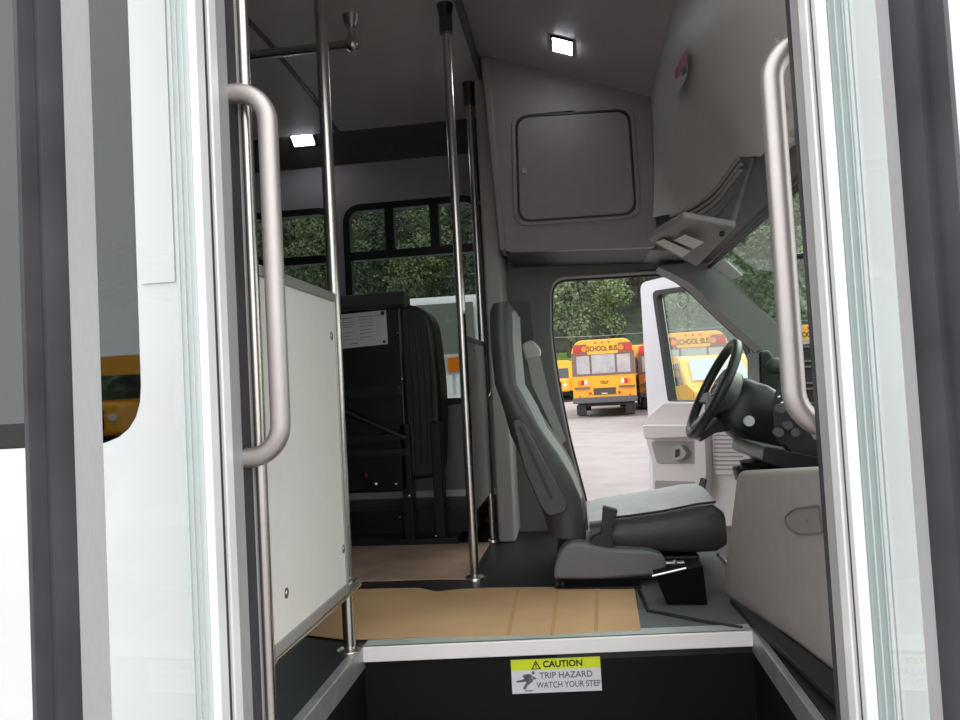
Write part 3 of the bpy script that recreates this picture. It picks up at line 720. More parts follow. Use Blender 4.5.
# backrest cushion standing behind at right
cxa = P(402, 380, fy + .1).x; cxb = P(440, 380, fy + .1).x
ztc = P(425, 300, fy + .1).z; zbc = P(425, 478, fy + .1).z
mb = MB(); yplate(mb, rnd([(cxa - .1, zbc), (cxb - .015, zbc), (cxb + .012, (zbc + ztc) / 2), (cxb - .02, ztc - .03), (cxa - .1, ztc)], [.03, .07, .2, .10, .06], 6), [], fy + .06, fy + .26)
cu = obj('backrest_cushion', mb, mat('black_seat_vinyl', (.017, .016, .018), .45, bump=.4, bscale=120, noise=.2), r, bevel=.035, bseg=4)
mb = MB()
for k in range(5):
    xx = cxa + (cxb - cxa) * (.15 + k * .16); mb.tube([(xx, fy + .061, zbc + .06), (xx + .004, fy + .056, (zbc + ztc) / 2), (xx, fy + .061, ztc - .12)], .004, 6)
obj('stitched_pleat', mb, mat('black_seat_pleat', (.026, .024, .026), .5), cu)
mb = MB(); mb.box(x0 - .1, x1 - .02, fy + .0, fy + .03, FZ + .62, FZ + .66); mb.box(x0 - .1, x1 - .02, fy - .01, fy + .03, FZ + .43, FZ + .46); mb.box(x0 - .1, x1, fy - .01, fy + .03, FZ + .37, FZ + .40)
mb.tube([(x0 - .05, fy, FZ + .62), (x1, fy, FZ + .44)], .012, 8)
obj('folding_linkage', mb, mat('satin_black_steel', (.020, .020, .022), .3), r)
for xx in (x0 - .12, x1 - .03, x1 + .10):
    mb = MB(); mb.box(xx, xx + .04, fy + .02, fy + .10, FZ + .02, FZ + .5); obj('leg', mb, M_blackm, r, bevel=.004)
mb = MB(); mb.box(x0 - .18, x1 + .2, fy - .015, LW - .06, FZ, FZ + .03); mb.box(x0 - .18, x1 + .26, fy + .12, LW - .06, FZ + .03, FZ + .13)
obj('base', mb, M_blackm, r)
lw = [P(337, 315, fy + .019), P(386, 310, fy + .019), P(388, 344, fy + .019), P(340, 349, fy + .019)]
def lab(u, v, t=0):
    a = lw[3].lerp(lw[2], u); b = lw[0].lerp(lw[1], u); c = a.lerp(b, v); return V((c.x, fy + .0195 - t, c.z))
def quadprism(mb, fn, u0, u1, v0, v1, t0, t1):
    ps = [fn(u0, v0, t0), fn(u1, v0, t0), fn(u1, v1, t0), fn(u0, v1, t0), fn(u0, v0, t1), fn(u1, v0, t1), fn(u1, v1, t1), fn(u0, v1, t1)]
    return mb.add(ps, [(0, 1, 2, 3), (4, 5, 6, 7), (0, 1, 5, 4), (1, 2, 6, 5), (2, 3, 7, 6), (3, 0, 4, 7)])
mb = MB(); quadprism(mb, lab, 0, 1, 0, 1, 0, .002); lb_ = obj('label_plate', mb, M_paper, r); lb_['label'] = 'white printed label plate'
mb = MB()
for (a, b, c, d) in ((.06, .30, .86, .88), (.06, .34, .74, .755), (.06, .34, .67, .685), (.06, .3, .60, .615), (.44, .72, .86, .88), (.44, .72, .78, .795), (.44, .70, .68, .695), (.44, .72, .58, .595), (.44, .70, .48, .495), (.44, .72, .38, .395), (.44, .68, .26, .275), (.10, .30, .44, .455), (.10, .24, .34, .355), (.10, .28, .24, .255), (.2, .4, .1, .125), (.74, .9, .86, .875)):
    quadprism(mb, lab, a, b, c, d, .002, .0026)
obj('printed_lines', mb, M_ink, lb_)
mb = MB(); c = lab(.93, .92, 0); mb.disc(c, (0, -1, 0), .009, .004); c = lab(.93, .08, 0); mb.disc(c, (0, -1, 0), .006, .004); obj('rivet', mb, M_black, lb_)
for a, b, s_, m_ in ((376, 484, .011, M_chrome), (396, 484, .008, M_chrome), (364, 455, .005, M_chrome), (404, 454, .005, M_chrome), (402, 379, .006, M_chrome), (409, 496, .008, M_chrome), (400, 517, .004, M_chrome), (436, 536, .007, M_chrome), (431, 539, .006, M_chrome), (398, 333, .004, M_chrome)):
    c = P(a, b, fy + .0); mb = MB(); mb.ball(c, s_, 8); mb.tube([c, c + V((0, .04, 0))], s_ * .4, 6); obj('bolt', mb, m_, r)
c = P(366, 476, fy); mb = MB(); mb.ball(c, .012, 8, (.7, .5, 1.2)); mb.tube([c, c + V((0, .03, 0))], .005, 6); k_ = obj('release_knob', mb, mat('dark_red_plastic', (.12, .01, .015), .4), r); k_['label'] = 'small dark red release knob'

# ================================================================== CARDBOARD
def cardboard(pts, m_, lb, creases, sag=.004):
    base = zp(pts, FZ + .004)
    r = MB()
    n = len(base)
    z0 = FZ + .0005
    r.plate(base, [], lambda u, v, t: V((u, v, t + .0015 * math.sin(u * 14 + v * 9))), z0 + .002, z0 + .006)
    o = obj('cardboard_sheet', r, m_); tag(o, lb, 'cardboard')
    for (a, b) in creases:
        c = MB(); pa = PZ(*a, FZ + .008); pb = PZ(*b, FZ + .008); d = (pb - pa).normalized().cross(V((0, 0, 1))) * .005
        c.add([pa - d, pa + d, pb + d, pb - d, pa - d - V((0, 0, .004)), pa + d - V((0, 0, .004)), pb + d - V((0, 0, .004)), pb - d - V((0, 0, .004))], [(0, 1, 2, 3), (4, 5, 6, 7), (0, 1, 5, 4), (1, 2, 6, 5), (2, 3, 7, 6), (3, 0, 4, 7)])
        obj('fold_crease', c, M_crease, o)
    return o
cardboard([(262, 636), (300, 634), (345, 640), (400, 638), (480, 638), (560, 635), (641, 631), (634, 585), (560, 588), (490, 588), (458, 590), (436, 593), (420, 589), (380, 589), (300, 592)], M_card,
          'long tan cardboard sheet lying along the top step edge', [((552, 634), (558, 588)), ((596, 631), (597, 587)), ((508, 635), (518, 589))])
cardboard([(345, 581), (380, 581), (440, 579), (466, 579), (470, 576), (490, 543), (420, 544), (345, 545)], M_card2, 'shorter brown dirty cardboard sheet in front of the folded seat', [((386, 565), (392, 567))])

# ================================================================== CAUTION STICKER on the riser
st_y = SY - .0
sg_c = [P(513, 694, st_y), P(602, 690, st_y), P(600, 656, st_y), P(511, 660, st_y)]
xa_, xb_ = (sg_c[0].x + sg_c[3].x) / 2, (sg_c[1].x + sg_c[2].x) / 2; zb2 = (sg_c[0].z + sg_c[1].z) / 2; zt2 = (sg_c[2].z + sg_c[3].z) / 2
W_, H_ = xb_ - xa_, zt2 - zb2
def sgf(u, v, t=0): return V((xa_ + u * W_, sy(xa_ + u * W_) - .0005 - t, zb2 + v * H_))
mb = MB(); quadprism(mb, sgf, 0, 1, 0, 1, 0, .001); sg = obj('caution_sticker', mb, M_signw); tag(sg, 'yellow and white CAUTION trip hazard sticker on the black step riser', 'sticker')
mb = MB(); quadprism(mb, sgf, 0, 1, .68, 1, .001, .0014); obj('yellow_banner', mb, M_lime, sg)
def tx(body, u, v, size, m_, sx=1, bold=0): return textmesh(body, size, lambda x, y, z: V((xa_ + u * W_ + x * sx, sy(xa_ + u * W_ + x * sx) - .0022 - z * .2, zb2 + v * H_ + y)), m_, 'lettering', sg, bold=bold)
tx('CAUTION', .58, .83, H_ * .26, M_inkb, 1.0, H_ * .008)
tx('TRIP HAZARD', .61, .50, H_ * .255, M_ink, .98, H_ * .004)
tx('WATCH YOUR STEP', .632, .22, H_ * .25, M_ink, .83, H_ * .004)
mb = MB(); tri_o = [(.225, .70), (.335, .70), (.28, .965)]; tri_i = [(.243, .722), (.317, .722), (.28, .90)]
mb.plate(tri_o, [tri_i], lambda u, v, t: sgf(u, v, t), .0015, .0022); mb.plate([(.275, .785), (.285, .785), (.288, .86), (.272, .86)], [], lambda u, v, t: sgf(u, v, t), .0015, .0022); mb.plate([(.275, .735), (.285, .735), (.285, .765), (.275, .765)], [], lambda u, v, t: sgf(u, v, t), .0015, .0022)
obj('warning_triangle', mb, M_inkb, sg)
mb = MB()
fig = [[(.05, .37), (.055, .33), (.13, .34), (.19, .38), (.19, .50), (.13, .42)],
       [(.12, .50), (.15, .44), (.24, .50), (.21, .57), (.14, .56)],
       [(.16, .55), (.22, .50), (.24, .34), (.18, .30), (.13, .38)],
       [(.17, .36), (.22, .32), (.17, .22), (.155, .12), (.12, .13), (.13, .2)],
       [(.22, .52), (.24, .44), (.215, .38), (.28, .42), (.27, .46)],
       [(.14, .09), (.24, .09), (.22, .06), (.15, .06)]]
for f_ in fig: mb.plate(f_, [], lambda u, v, t: sgf(u, v, t), .0015, .002)
hc = [(.245 + .018 * math.cos(2 * PI * k / 12), .60 + .048 * math.sin(2 * PI * k / 12)) for k in range(12)]; mb.plate(hc, [], lambda u, v, t: sgf(u, v, t), .0015, .002)
obj('tripping_figure', mb, M_ink, sg)

# ================================================================== OVERHEAD STORAGE CABINET
cab_o = yp([(487, 55), (651, 97), (657, 247), (505, 252)], CAPY)
r = root('overhead_cabinet', ((cab_o[0][0] + cab_o[1][0]) / 2, CAPY, cab_o[3][1]), 'grey overhead storage cabinet with rounded lockable door above the driver doorway', 'cabinet')
dpoly = rnd(yp([(516, 117), (629, 110), (636, 214), (519, 222)], CAPY), .055, 8)
def grow(poly, k):
    cx = sum(p[0] for p in poly) / len(poly); cz = sum(p[1] for p in poly) / len(poly)
    w = max(p[0] for p in poly) - cx; h = max(p[1] for p in poly) - cz
    return [(cx + (x - cx) * (1 + k / w), cz + (z - cz) * (1 + k / h)) for x, z in poly]
mb = MB(); yplate(mb, rnd(cab_o, [.01, .01, .02, .03], 4), [grow(dpoly, .004)], CAPY, CAPY + .03); obj('face_panel', mb, M_abs, r, bevel=.006)
mb = MB(); yplate(mb, cab_o, [], CAPY + .03, LW); obj('carcass', mb, mat('dark_cabinet_shell', (.05, .048, .047), .6), r)
mb = MB(); yplate(mb, grow(dpoly, .018), [grow(dpoly, .004)], CAPY - .006, CAPY + .004); obj('raised_rim', mb, M_abs, r, bevel=.003)
mb = MB(); yplate(mb, grow(dpoly, .0035), [grow(dpoly, -.004)], CAPY - .007, CAPY + .01); obj('gasket', mb, M_blackr, r)
mb = MB(); yplate(mb, grow(dpoly, -.004), [], CAPY - .004, CAPY + .02); dr = obj('door', mb, M_abs, r, bevel=.004)
c = P(524.5, 171, CAPY - .004); mb = MB(); mb.disc(c, (0, -1, 0), .011, .006); mb.disc(c, (0, -1, 0), .006, .010); obj('lock', mb, M_chrome, dr)
mb = MB(); yplate(mb, yp([(481, 60), (489, 58), (507, 252), (500, 252)], CAPY + .02), [], CAPY - .01, CAPY + .12); obj('side_flange', mb, M_abs, r, bevel=.008)

# ================================================================== LAMPS
lc = PP(562, 44, V((pA.x, 2, pA.z)), V((sl, 0, -1)).normalized())
def lampf(u, v, t): return V((lc.x + u, lc.y + v, lc.z + sl * u - t))
r = root('dome_lamp', lc, 'small square lit lamp on the cab ceiling', 'lamp', 'lit interior lamps')
mb = MB(); quadprism(mb, lampf, -.040, .040, -.055, .055, -.004, .008); obj('bezel', mb, M_black, r, bevel=.003)
mb = MB(); quadprism(mb, lampf, -.033, .033, -.048, .048, .008, .012); obj('lens', mb, M_lamp, r)
bn = V((0, -(ytop - zb), -(LW - 3.40))).normalized()
bc = PP(303, 138, V((0, LW, zb)), bn)
bu = V((1, 0, 0)); bv = V((0, LW - 3.40, zb - ytop)).normalized()
def bandf(u, v, t): return bc + bu * u + bv * v + bn * t
r = root('dome_lamp', bc, 'wide lit lamp on the dark header band at the left, behind the pole', 'lamp', 'lit interior lamps')
mb = MB(); quadprism(mb, bandf, -.062, .062, -.045, .045, -.004, .010); obj('bezel', mb, M_black, r, bevel=.003)
mb = MB(); quadprism(mb, bandf, -.050, .050, -.034, .034, .010, .014); obj('lens', mb, M_lamp, r)

# ================================================================== red and white sticker on front wall
def fwall(px, py, t): c = PX(px, py, pB.x + .004); return c
s1 = [PX(a, b, pB.x - .0005) for a, b in ((685, 51), (688, 60), (687, 77), (678, 93), (675, 108), (674, 98), (676, 72))]
def stick(name_, pts, m_, par, t, lb=None):
    mb = MB(); n = len(pts); mb.add([p - V((t, 0, 0)) for p in pts] + [p - V((t + .0008, 0, 0)) for p in pts], [tuple(range(n)), tuple(range(2 * n - 1, n - 1, -1))] + [(i, (i + 1) % n, (i + 1) % n + n, i + n) for i in range(n)])
    return obj(name_, mb, m_, par)
ws = stick('warning_sticker', s1, mat('grey_white_sticker', (.45, .45, .47), .5), None, 0); tag(ws, 'slim red and white warning sticker on the grey front wall', 'sticker')
stick('red_field', [PX(a, b, pB.x - .0005) for a, b in ((685, 51), (688, 60), (687, 66), (676, 80), (675, 72))], M_red, ws, .0009)
stick('print_mark', [PX(a, b, pB.x - .0005) for a, b in ((683, 68), (687, 66), (687, 72), (683, 76))], M_inkb, ws, .0018)

# ================================================================== SUN VISOR + console
vc = [P(645, 239, 2.45), P(697, 268, 2.45), P(736, 228, 2.0), P(682, 218, 2.0)]
def vis(u, v, t=0):
    a = vc[0].lerp(vc[1], u); b = vc[3].lerp(vc[2], u); return a.lerp(b, v) + V((-.2, 0, -.9)).normalized() * t
mb = MB(); quadprism(mb, vis, 0, 1, 0, 1, -.02, 0)
r = obj('sun_visor', mb, mat('visor_vinyl', (.29, .278, .265), .6, bump=.2), bevel=.012, bseg=3); tag(r, 'grey sun visor folded up, with two white labels on it', 'sun visor')
def quadpx(pts, t0, t1, fnp, n):
    mb = MB(); ps = [PP(a, b, fnp, n) for a, b in pts]; k = len(ps)
    return mb.add([p + n * t0 for p in ps] + [p + n * t1 for p in ps], [tuple(range(k)), tuple(range(2 * k - 1, k - 1, -1))] + [(i, (i + 1) % k, (i + 1) % k + k, i + k) for i in range(k)])
vn = (vc[1] - vc[0]).cross(vc[3] - vc[0]).normalized()
if vn.dot(EYE - vc[0]) < 0: vn = -vn
obj('paper_label', quadpx([(656, 242), (664, 239), (691, 251), (682, 257)], .0005, .0015, vc[0], vn), mat('visor_label', (.85, .82, .78), .6), r)
obj('paper_label', quadpx([(674, 240), (685, 234.5), (704, 242), (694, 248.5)], .0005, .0015, vc[0], vn), mat('visor_label', (.85, .82, .78), .6), r)
mb = MB(); c = P(722, 234, 2.05); mb.ball(c, .008, 8); obj('clip', mb, M_black, r)
mb = MB(); c = P(730, 229, 2.03); mb.tube([c, V((.515, 2.06, CZ + .612))], .006, 8); obj('pivot_rod', mb, M_cabtrim, r)
mb = MB(); yplate(mb, yp([(650, 180), (700, 180), (702, 252), (650, 250)], 3.0), [], 3.0, 3.3)
tag(obj('trim_15', mb, M_cabtrim), 'dark grey filler between overhead cabinet and front wall above the doorway', 'trim', kind='structure')
# ribbed corner moulding under the lip of the front wall
r = root('ribbed_moulding', V((.5, 2.5, LZ)), 'curved ribbed dark moulding under the front wall lip above the sun visor', 'moulding')
ysr = [2.20 + .69 * k / 24 for k in range(25)]
mb = MB(); sec = [(.0, .004), (.014, -.012), (.016, -.032), (.004, -.055), (.05, -.06), (.06, .0)]
mb.loft([[V((lipx(y) + a, y, LZ + b)) for a, b in sec] for y in ysr]); obj('base_strip', mb, M_cabtrim, r, auto=50)
for k, (a, b) in enumerate(((.004, -.004), (.009, -.022), (.007, -.041))):
    mb = MB(); mb.tube([V((lipx(y) + a, y, LZ + b)) for y in ysr], .0065, 8); obj('rib', mb, M_hood, r)

# near inner trim panel with screws
mb = MB(); yplate(mb, yp([(772, -20), (810, -20), (812, 130), (798, 141), (786, 150), (781, 130)], 1.5), [], 1.5, 1.53)
r = obj('door_operator_cover', mb, mat('cream_trim_plastic', (.40, .375, .34), .5), bevel=.008); tag(r, 'cream grey cover panel with screws behind the right grab handle', 'cover')
for a, b in ((783, 107), (793, 133)):
    c = P(a, b, 1.5); mb = MB(); mb.disc(c, (0, -1, 0), .008, .004); obj('screw', mb, mat('screw_cap', (.3, .29, .28), .4), r)

# ================================================================== DRIVER SEAT
DY0, DY1 = 2.38, 2.90
seat = root('driver_seat', (P(610, 560, 2.6).x, 2.64, FZ), 'charcoal and light grey driver seat with high integrated headrest', 'seat')
rungs = [((493, 303), (511, 300)), ((490, 312), (513, 308)), ((491, 342), (514, 342)), ((496, 384), (518, 384)), ((505, 411), (532, 409)), ((511, 436), (551, 434)), ((520, 456), (567, 456)), ((528, 476), (579, 476)), ((536, 496), (588, 496)), ((544, 514), (593, 514)), ((551, 538), (594, 540))]
rings = []; rings_in = []
for i, (a, b) in enumerate(rungs):
    A = P(a[0] - 4, a[1], DY0); B = P(*b, DY0); d = (B - A); th = d.length; d.normalize()
    c = (A + B) / 2; hw = (DY1 - DY0) / 2 * (1.0 if i > 4 else (.72 + .06 * i if i < 5 else 1)); cyy = (DY0 + DY1) / 2
    if i < 5: cyy = DY0 + hw + (.02 if i < 3 else 0)
    ring = []
    n = 20; e = .45
    for k in range(n):
        t = 2 * PI * k / n; cc, ss = math.cos(t), math.sin(t)
        u = math.copysign(abs(cc) ** e, cc); w = math.copysign(abs(ss) ** e, ss)
        # front surface dips in the middle (bolsters)
        dip = 0
        if u > .3: dip = .045 * (1 - min(1, abs(w) ** 3 * 1.1)) * (1 if i > 4 else .3)
        ring.append(V((c.x, 0, c.z)) + d * (u * th / 2 - dip) + V((0, cyy + w * hw, 0)))
    rings.append(ring)
mb = MB(); mb.loft(rings)
bk = obj('backrest', mb, M_dvinyl, seat, auto=70)
# light insert on the front
mb = MB(); rows = []
for i, (a, b) in enumerate(rungs[1:10]):
    A = P(*a, DY0); B = P(*b, DY0); d = (B - A).normalized(); k = i + 1
    hw = (DY1 - DY0) / 2 * (1.0 if k > 4 else .72 + .06 * k); cyy = (DY0 + DY1) / 2 if k >= 5 else DY0 + hw + (.02 if k < 3 else 0)
    row = []
    for w in (-.66, -.5, -.2, .2, .5, .72):
        bulge = .008 if abs(w) < .6 else -.006
        dip = .045 * (1 - min(1, abs(w) ** 3 * 1.1)) * (1 if k > 4 else .3)
        row.append(V((B.x, cyy + w * hw, B.z)) + d * (bulge - dip + .002))
    rows.append((row, d))
loops = []
for row, d in rows: loops.append(row + [p - d * .03 for p in reversed(row)])
mb.loft(loops); obj('backrest_insert', mb, mat('backrest_grey_fabric', (.40, .40, .40), .7, bump=.4, bscale=500), seat, auto=60)
# cushion
cr = [((588, 523), (592, 548)), ((604, 521), (606, 552)), ((630, 518), (632, 555)), ((665, 513), (665, 557)), ((700, 506), (700, 558)), ((718, 504), (716, 557)), ((727, 512), (726, 550))]
rings = []
for i, (a, b) in enumerate(cr):
    A = P(*a, DY0); B = P(*b, DY0); c = (A + B) / 2; hh = abs(A.z - B.z) / 2; hw = (DY1 - DY0) / 2
    ring = []
    for k in range(24):
        t = 2 * PI * k / 24; cc, ss = math.cos(t), math.sin(t); e = .4
        u = math.copysign(abs(cc) ** e, cc); w = math.copysign(abs(ss) ** e, ss)
        ring.append(V((c.x, (DY0 + DY1) / 2 + u * hw, c.z + w * hh)))
    rings.append(ring)
mb = MB(); mb.loft(rings); obj('cushion', mb, M_dvinyl, seat, auto=60)
mb = MB(); loops = []
for i, (a, b) in enumerate(cr):
    A = P(*a, DY0); off = (.0, .008, .012, .012, .010, .007, -.012)[i]
    row = [V((A.x, DY0 + .045, A.z - .004)), V((A.x, DY0 + .09, A.z + off)), V((A.x, DY0 + .26, A.z + off + .008)), V((A.x, DY1 - .09, A.z + off)), V((A.x, DY1 - .045, A.z - .004))]
    loops.append(row + [p - V((0, 0, .03)) for p in reversed(row)])
mb.loft(loops); ci = obj('cushion_insert', mb, M_lvinyl, seat, auto=60)
mb = MB()
for yy in (DY0 + .04,):
    mb.tube([V((P(*a, DY0).x, yy, P(*a, DY0).z - .000)) for a, b in cr[1:6]], .004, 6)
obj('piping', mb, M_black, ci)
# plastic side cover
mb = MB(); yplate(mb, rnd(yp([(553, 579), (555, 560), (565, 544), (578, 541), (606, 548), (650, 550), (664, 556), (668, 567), (655, 575), (600, 579)], DY0 - .04), [.02, .03, .03, .02, .04, .04, .03, .02, .03, .02], 4), [], DY0 - .05, DY0 + .03)
obj('side_cover', mb, M_gplas, seat, bevel=.012, bseg=3)
mb = MB(); yplate(mb, rnd(yp([(512, 421), (518, 418), (525, 424), (545, 462), (568, 504), (566, 512), (549, 517), (541, 508), (524, 470)], DY0 - .045), .012, 4), [], DY0 - .05, DY0 + .02)
ar = obj('folded_armrest', mb, M_dvinyl, seat, bevel=.008, bseg=3)
mb = MB(); yplate(mb, yp([(518, 427), (521, 426), (553, 498), (550, 500)], DY0 - .052), [], DY0 - .0525, DY0 - .04); obj('armrest_groove', mb, M_black, ar)
mb = MB(); yplate(mb, rnd(yp([(603, 506), (618, 510), (611, 534), (614, 547), (590, 546), (592, 538), (601, 533)], DY0 - .03), .006, 3), [], DY0 - .035, DY0 - .005)
obj('belt_buckle', mb, M_black, seat, bevel=.004)
mb = MB(); mb.box(P(556, 570, 2.45).x, P(700, 570, 2.45).x, DY0 + .04, DY1 - .02, FZ, P(600, 560, DY0).z); obj('pedestal', mb, M_blackm, seat, bevel=.01)
mb = MB(); c = P(674, 563, DY0 - .02); mb.tube([c - V((.03, 0, 0)), c + V((.03, 0, 0))], .007, 10); mb.ball(c, .011, 8); obj('recline_lever', mb, M_chrome, seat)
mb = MB(); c = P(718, 554, DY0 + .0); mb.tube([c, c + V((.03, 0, -.04))], .007, 10); obj('slide_lever', mb, M_chrome, seat)
mb = MB(); mb.box(P(556, 580, DY0 - .02).x, P(640, 580, DY0 - .02).x, DY0 - .06, DY0 + .1, FZ, FZ + .012)
for a, b in ((556, 580), (561, 581)):
    c = P(a, b, DY0 - .07); mb.ball(V((c.x, DY0 - .05, FZ + .02)), .010, 8)
obj('mounting_foot', mb, M_blackm, seat)
c = PZ(557, 581, FZ + .01); mb = MB(); mb.tube([V((c.x, c.y, FZ)), V((c.x, c.y, FZ + .03))], .008, 10); mb.tube([V((c.x + .012, c.y - .01, FZ)), V((c.x + .012, c.y - .01, FZ + .018))], .014, 6)
r = obj('floor_bolt', mb, M_chrome); tag(r, 'shiny bolt standing in the floor behind the driver seat', 'bolt')
# seat belt on the door pillar
r = root('seat_belt', P(535, 350, 3.28), 'grey seat belt hanging from its guide on the driver door pillar', 'seat belt')
mb = MB(); yplate(mb, rnd(yp([(517, 301), (528, 301), (533, 342), (522, 345)], 3.30), .01, 3), [], 3.30, 3.345); obj('height_slot', mb, M_black, r)
mb = MB(); yplate(mb, rnd(yp([(521, 343), (532, 339), (541, 350), (539, 358), (526, 362)], 3.2), .02, 4), [], 3.2, 3.3); obj('guide', mb, mat('guide_grey_plastic', (.55, .55, .53), .5), r, bevel=.012)
mb = MB(); pa = [(527, 358), (540, 356), (549, 395), (566, 440), (560, 446), (545, 412), (532, 385)]; yplate(mb, yp(pa, 3.16), [], 3.16, 3.165); obj('strap', mb, M_belt, r)

# ================================================================== black box and floor mat next to the seat
mb = MB(); zplate(mb, zp([(636, 587), (641, 632), (752, 627), (745, 600), (722, 560), (700, 540), (650, 560)], FZ + .004), [], FZ + .0005, FZ + .004)
tag(obj('floor_mat', mb, M_greymat), 'grey floor mat between driver seat, step and engine cover', 'mat')
r = root('floor_box', PZ(690, 608, FZ), 'black open box on the floor in front of the driver seat', 'box')
by = PZ(690, 607, FZ).y
mb = MB(); yplate(mb, yp([(655, 576), (703, 566), (708, 611), (667, 604)], by), [], by, by + .07); mb.v = [V((v.x, v.y, max(v.z, FZ + .005))) for v in mb.v]; obj('body', mb, mat('matt_black_box', (.0025, .0025, .0025), .7, spec=.1), r)
mb = MB(); e0 = P(652, 576, by); e1 = P(686, 568, by); mb.tube([e0 + V((0, -.002, 0)), e1 + V((0, -.002, 0))], .0035, 6); obj('rim', mb, M_chrome, r)
r = root('floor_trim_strip', PZ(650, 610, FZ), 'narrow black edging strip on the grey floor mat', 'trim strip')
mb = MB()
path = [PZ(a, b, FZ + .006) for a, b in ((639, 590), (648, 611), (700, 621), (742, 628))]
mb.tube(path, .0055, 6); obj('strip', mb, M_blackr, r)

# ================================================================== ENGINE COVER
e0 = PZ(724, 592, FZ); e1 = PZ(838, 677, FZ)
en = (e1 - e0).cross(V((0, 0, 1))).normalized()
if en.dot(EYE - e0) < 0: en = -en
eu = (e1 - e0).normalized()
def ept(pts):
    o = []
    for a, b in pts:
        p = PP(a, b, e0, en); o.append(((p - e0).dot(eu), p.z))
    return o
def efn(u, v, t): return V((e0.x, e0.y, 0)) + eu * u + V((0, 0, v)) + en * t
r = root('engine_cover', efn(.3, FZ, -.2), 'big warm grey engine cover with recessed latch right of the step', 'engine cover')
ec = ept([(736, 471), (860, 466), (880, 705), (838, 679), (790, 641), (745, 612), (727, 600), (722, 588)])
back = [(u + (.03 if i in (0, 7, 6) else 0), v) for i, (u, v) in enumerate(ec)]
mb = MB(); ec_r = rnd(ec, [.03, .0, .0, .02, .05, .05, .03, .03], 4)
mb.plate(ec_r, [], efn, -.5, 0)
obj('shell', mb, M_hood, r, bevel=.02, bseg=4)
lat = rnd(ept([(786, 517), (796, 509), (820, 507), (823, 532), (800, 534), (789, 527)]), [.02, .02, .006, .006, .02, .02], 4)
mb = MB(); lat_o = grow(lat, .006); mb.plate(lat_o, [lat], efn, .0, .004); la = obj('latch_recess', mb, mat('engine_cover_rim', (.20, .18, .168), .5), r, bevel=.001)
mb = MB(); mb.plate(lat, [], efn, -.001, .001); obj('latch_plate', mb, mat('latch_plastic', (.30, .27, .25), .5), la)
mb = MB(); c = PP(808, 521, e0, en); mb.disc(c, en, .005, .003); obj('latch_screw', mb, M_abs, la)
mb = MB(); zplate(mb, zp([(730, 602), (752, 626), (770, 643), (852, 722), (890, 722), (838, 679), (800, 650), (760, 620), (730, 600)], FZ + .01), [], FZ + .0045, FZ + .02)
tag(obj('kick_moulding', mb, M_blackr, bevel=.006), 'black rubber moulding along the foot of the engine cover', 'moulding')
# shift boot / clutter on engine cover
r = root('gear_boot', P(765, 462, 2.3), 'black rubber boot and lever base on top of the engine cover', 'boot')
z_ = P(770, 468, 2.25).z
mb = MB()
for k, (rx, hgt) in enumerate(((.12, .0), (.11, .012), (.095, .016), (.085, .030), (.07, .034), (.05, .05))): pass
def ell(cx, cy, z, a, b, n=20): return [V((cx + a * math.cos(2 * PI * k / n), cy + b * math.sin(2 * PI * k / n), z)) for k in range(n)]
c = P(770, 462, 2.25)
mb.loft([ell(c.x, 2.25, z_ - .03, .10, .09), ell(c.x, 2.25, z_ + .005, .105, .095), ell(c.x, 2.25, z_ + .01, .08, .07), ell(c.x, 2.25, z_ + .022, .085, .075), ell(c.x, 2.25, z_ + .026, .05, .05), ell(c.x - .02, 2.25, z_ + .05, .03, .03)])
obj('boot', mb, mat('glossy_black_rubber', (.012, .012, .012), .2), r, auto=50)

# ================================================================== DASHBOARD
dx = lambda px, Y: P(px, 400, Y).x
r = root('dashboard', (P(790, 400, 2.6).x, 2.5, FZ + .3), 'black dashboard with vents and knobs behind the right grab handle', 'dashboard')
Yd0, Yd1 = 1.75, 3.2
zt3 = P(800, 392, 2.3).z; zb3 = P(800, 466, 2.05).z
mb = MB(); X0 = P(790, 420, 2.7).x
yplate(mb, rnd([(X0, zt3), (X0 + .03, zb3 + .06), (X0 - .01, zb3), (X0 + .45, zb3 - .1), (X0 + .5, zt3 - .02), (X0 + .1, zt3 + .03)], .03, 4), [], Yd0, Yd1)
db = obj('lower_dash', mb, M_black, r, bevel=.01)
# instrument hood, driver side
mb = MB(); yplate(mb, rnd(yp([(758, 352), (768, 350), (776, 362), (790, 372), (812, 380), (812, 430), (775, 446), (764, 440), (759, 395)], 2.72), .012, 4), [], 2.70, 2.90)
obj('instrument_hood', mb, M_blackm, r, bevel=.012, bseg=3)
mb = MB(); mb.ball(P(777, 366, 2.6), .035, 12, (1, .8, .8)); obj('air_vent', mb, mat('dash_mid_grey', (.06, .06, .062), .5), r)
# centre stack with vents, seen through the handle
mb = MB(); yplate(mb, rnd(yp([(796, 345), (822, 342), (830, 466), (800, 460), (780, 440), (778, 402)], 2.15), .01, 3), [], 2.15, 2.21); cs_ = obj('centre_stack', mb, mat('dash_dark_grey', (.035, .036, .038), .45), r, bevel=.008)
for (a, b, c, d) in ((800, 346, 816, 362), (801, 366, 818, 384), (802, 388, 819, 404)):
    mb = MB(); yplate(mb, yp([(a, b), (c, b - 1), (c + 1, d), (a + 1, d)], 2.15), [yp([(a + 2, b + 2), (c - 2, b + 1.5), (c - 1, d - 2), (a + 3, d - 2)], 2.15)], 2.14, 2.15); vt = obj('vent_frame', mb, mat('vent_grey', (.16, .17, .18), .4), cs_)
    vt['label'] = 'grey rimmed square vent'
for (a, b) in ((786, 425), (793, 432), (777, 432), (779, 408), (803, 415)):
    c = P(a, b, 2.14); mb = MB(); mb.tube([c, c - V((0, .025, 0))], .012, 14); obj('knob', mb, mat('knob_grey', (.10, .10, .11), .35), cs_)
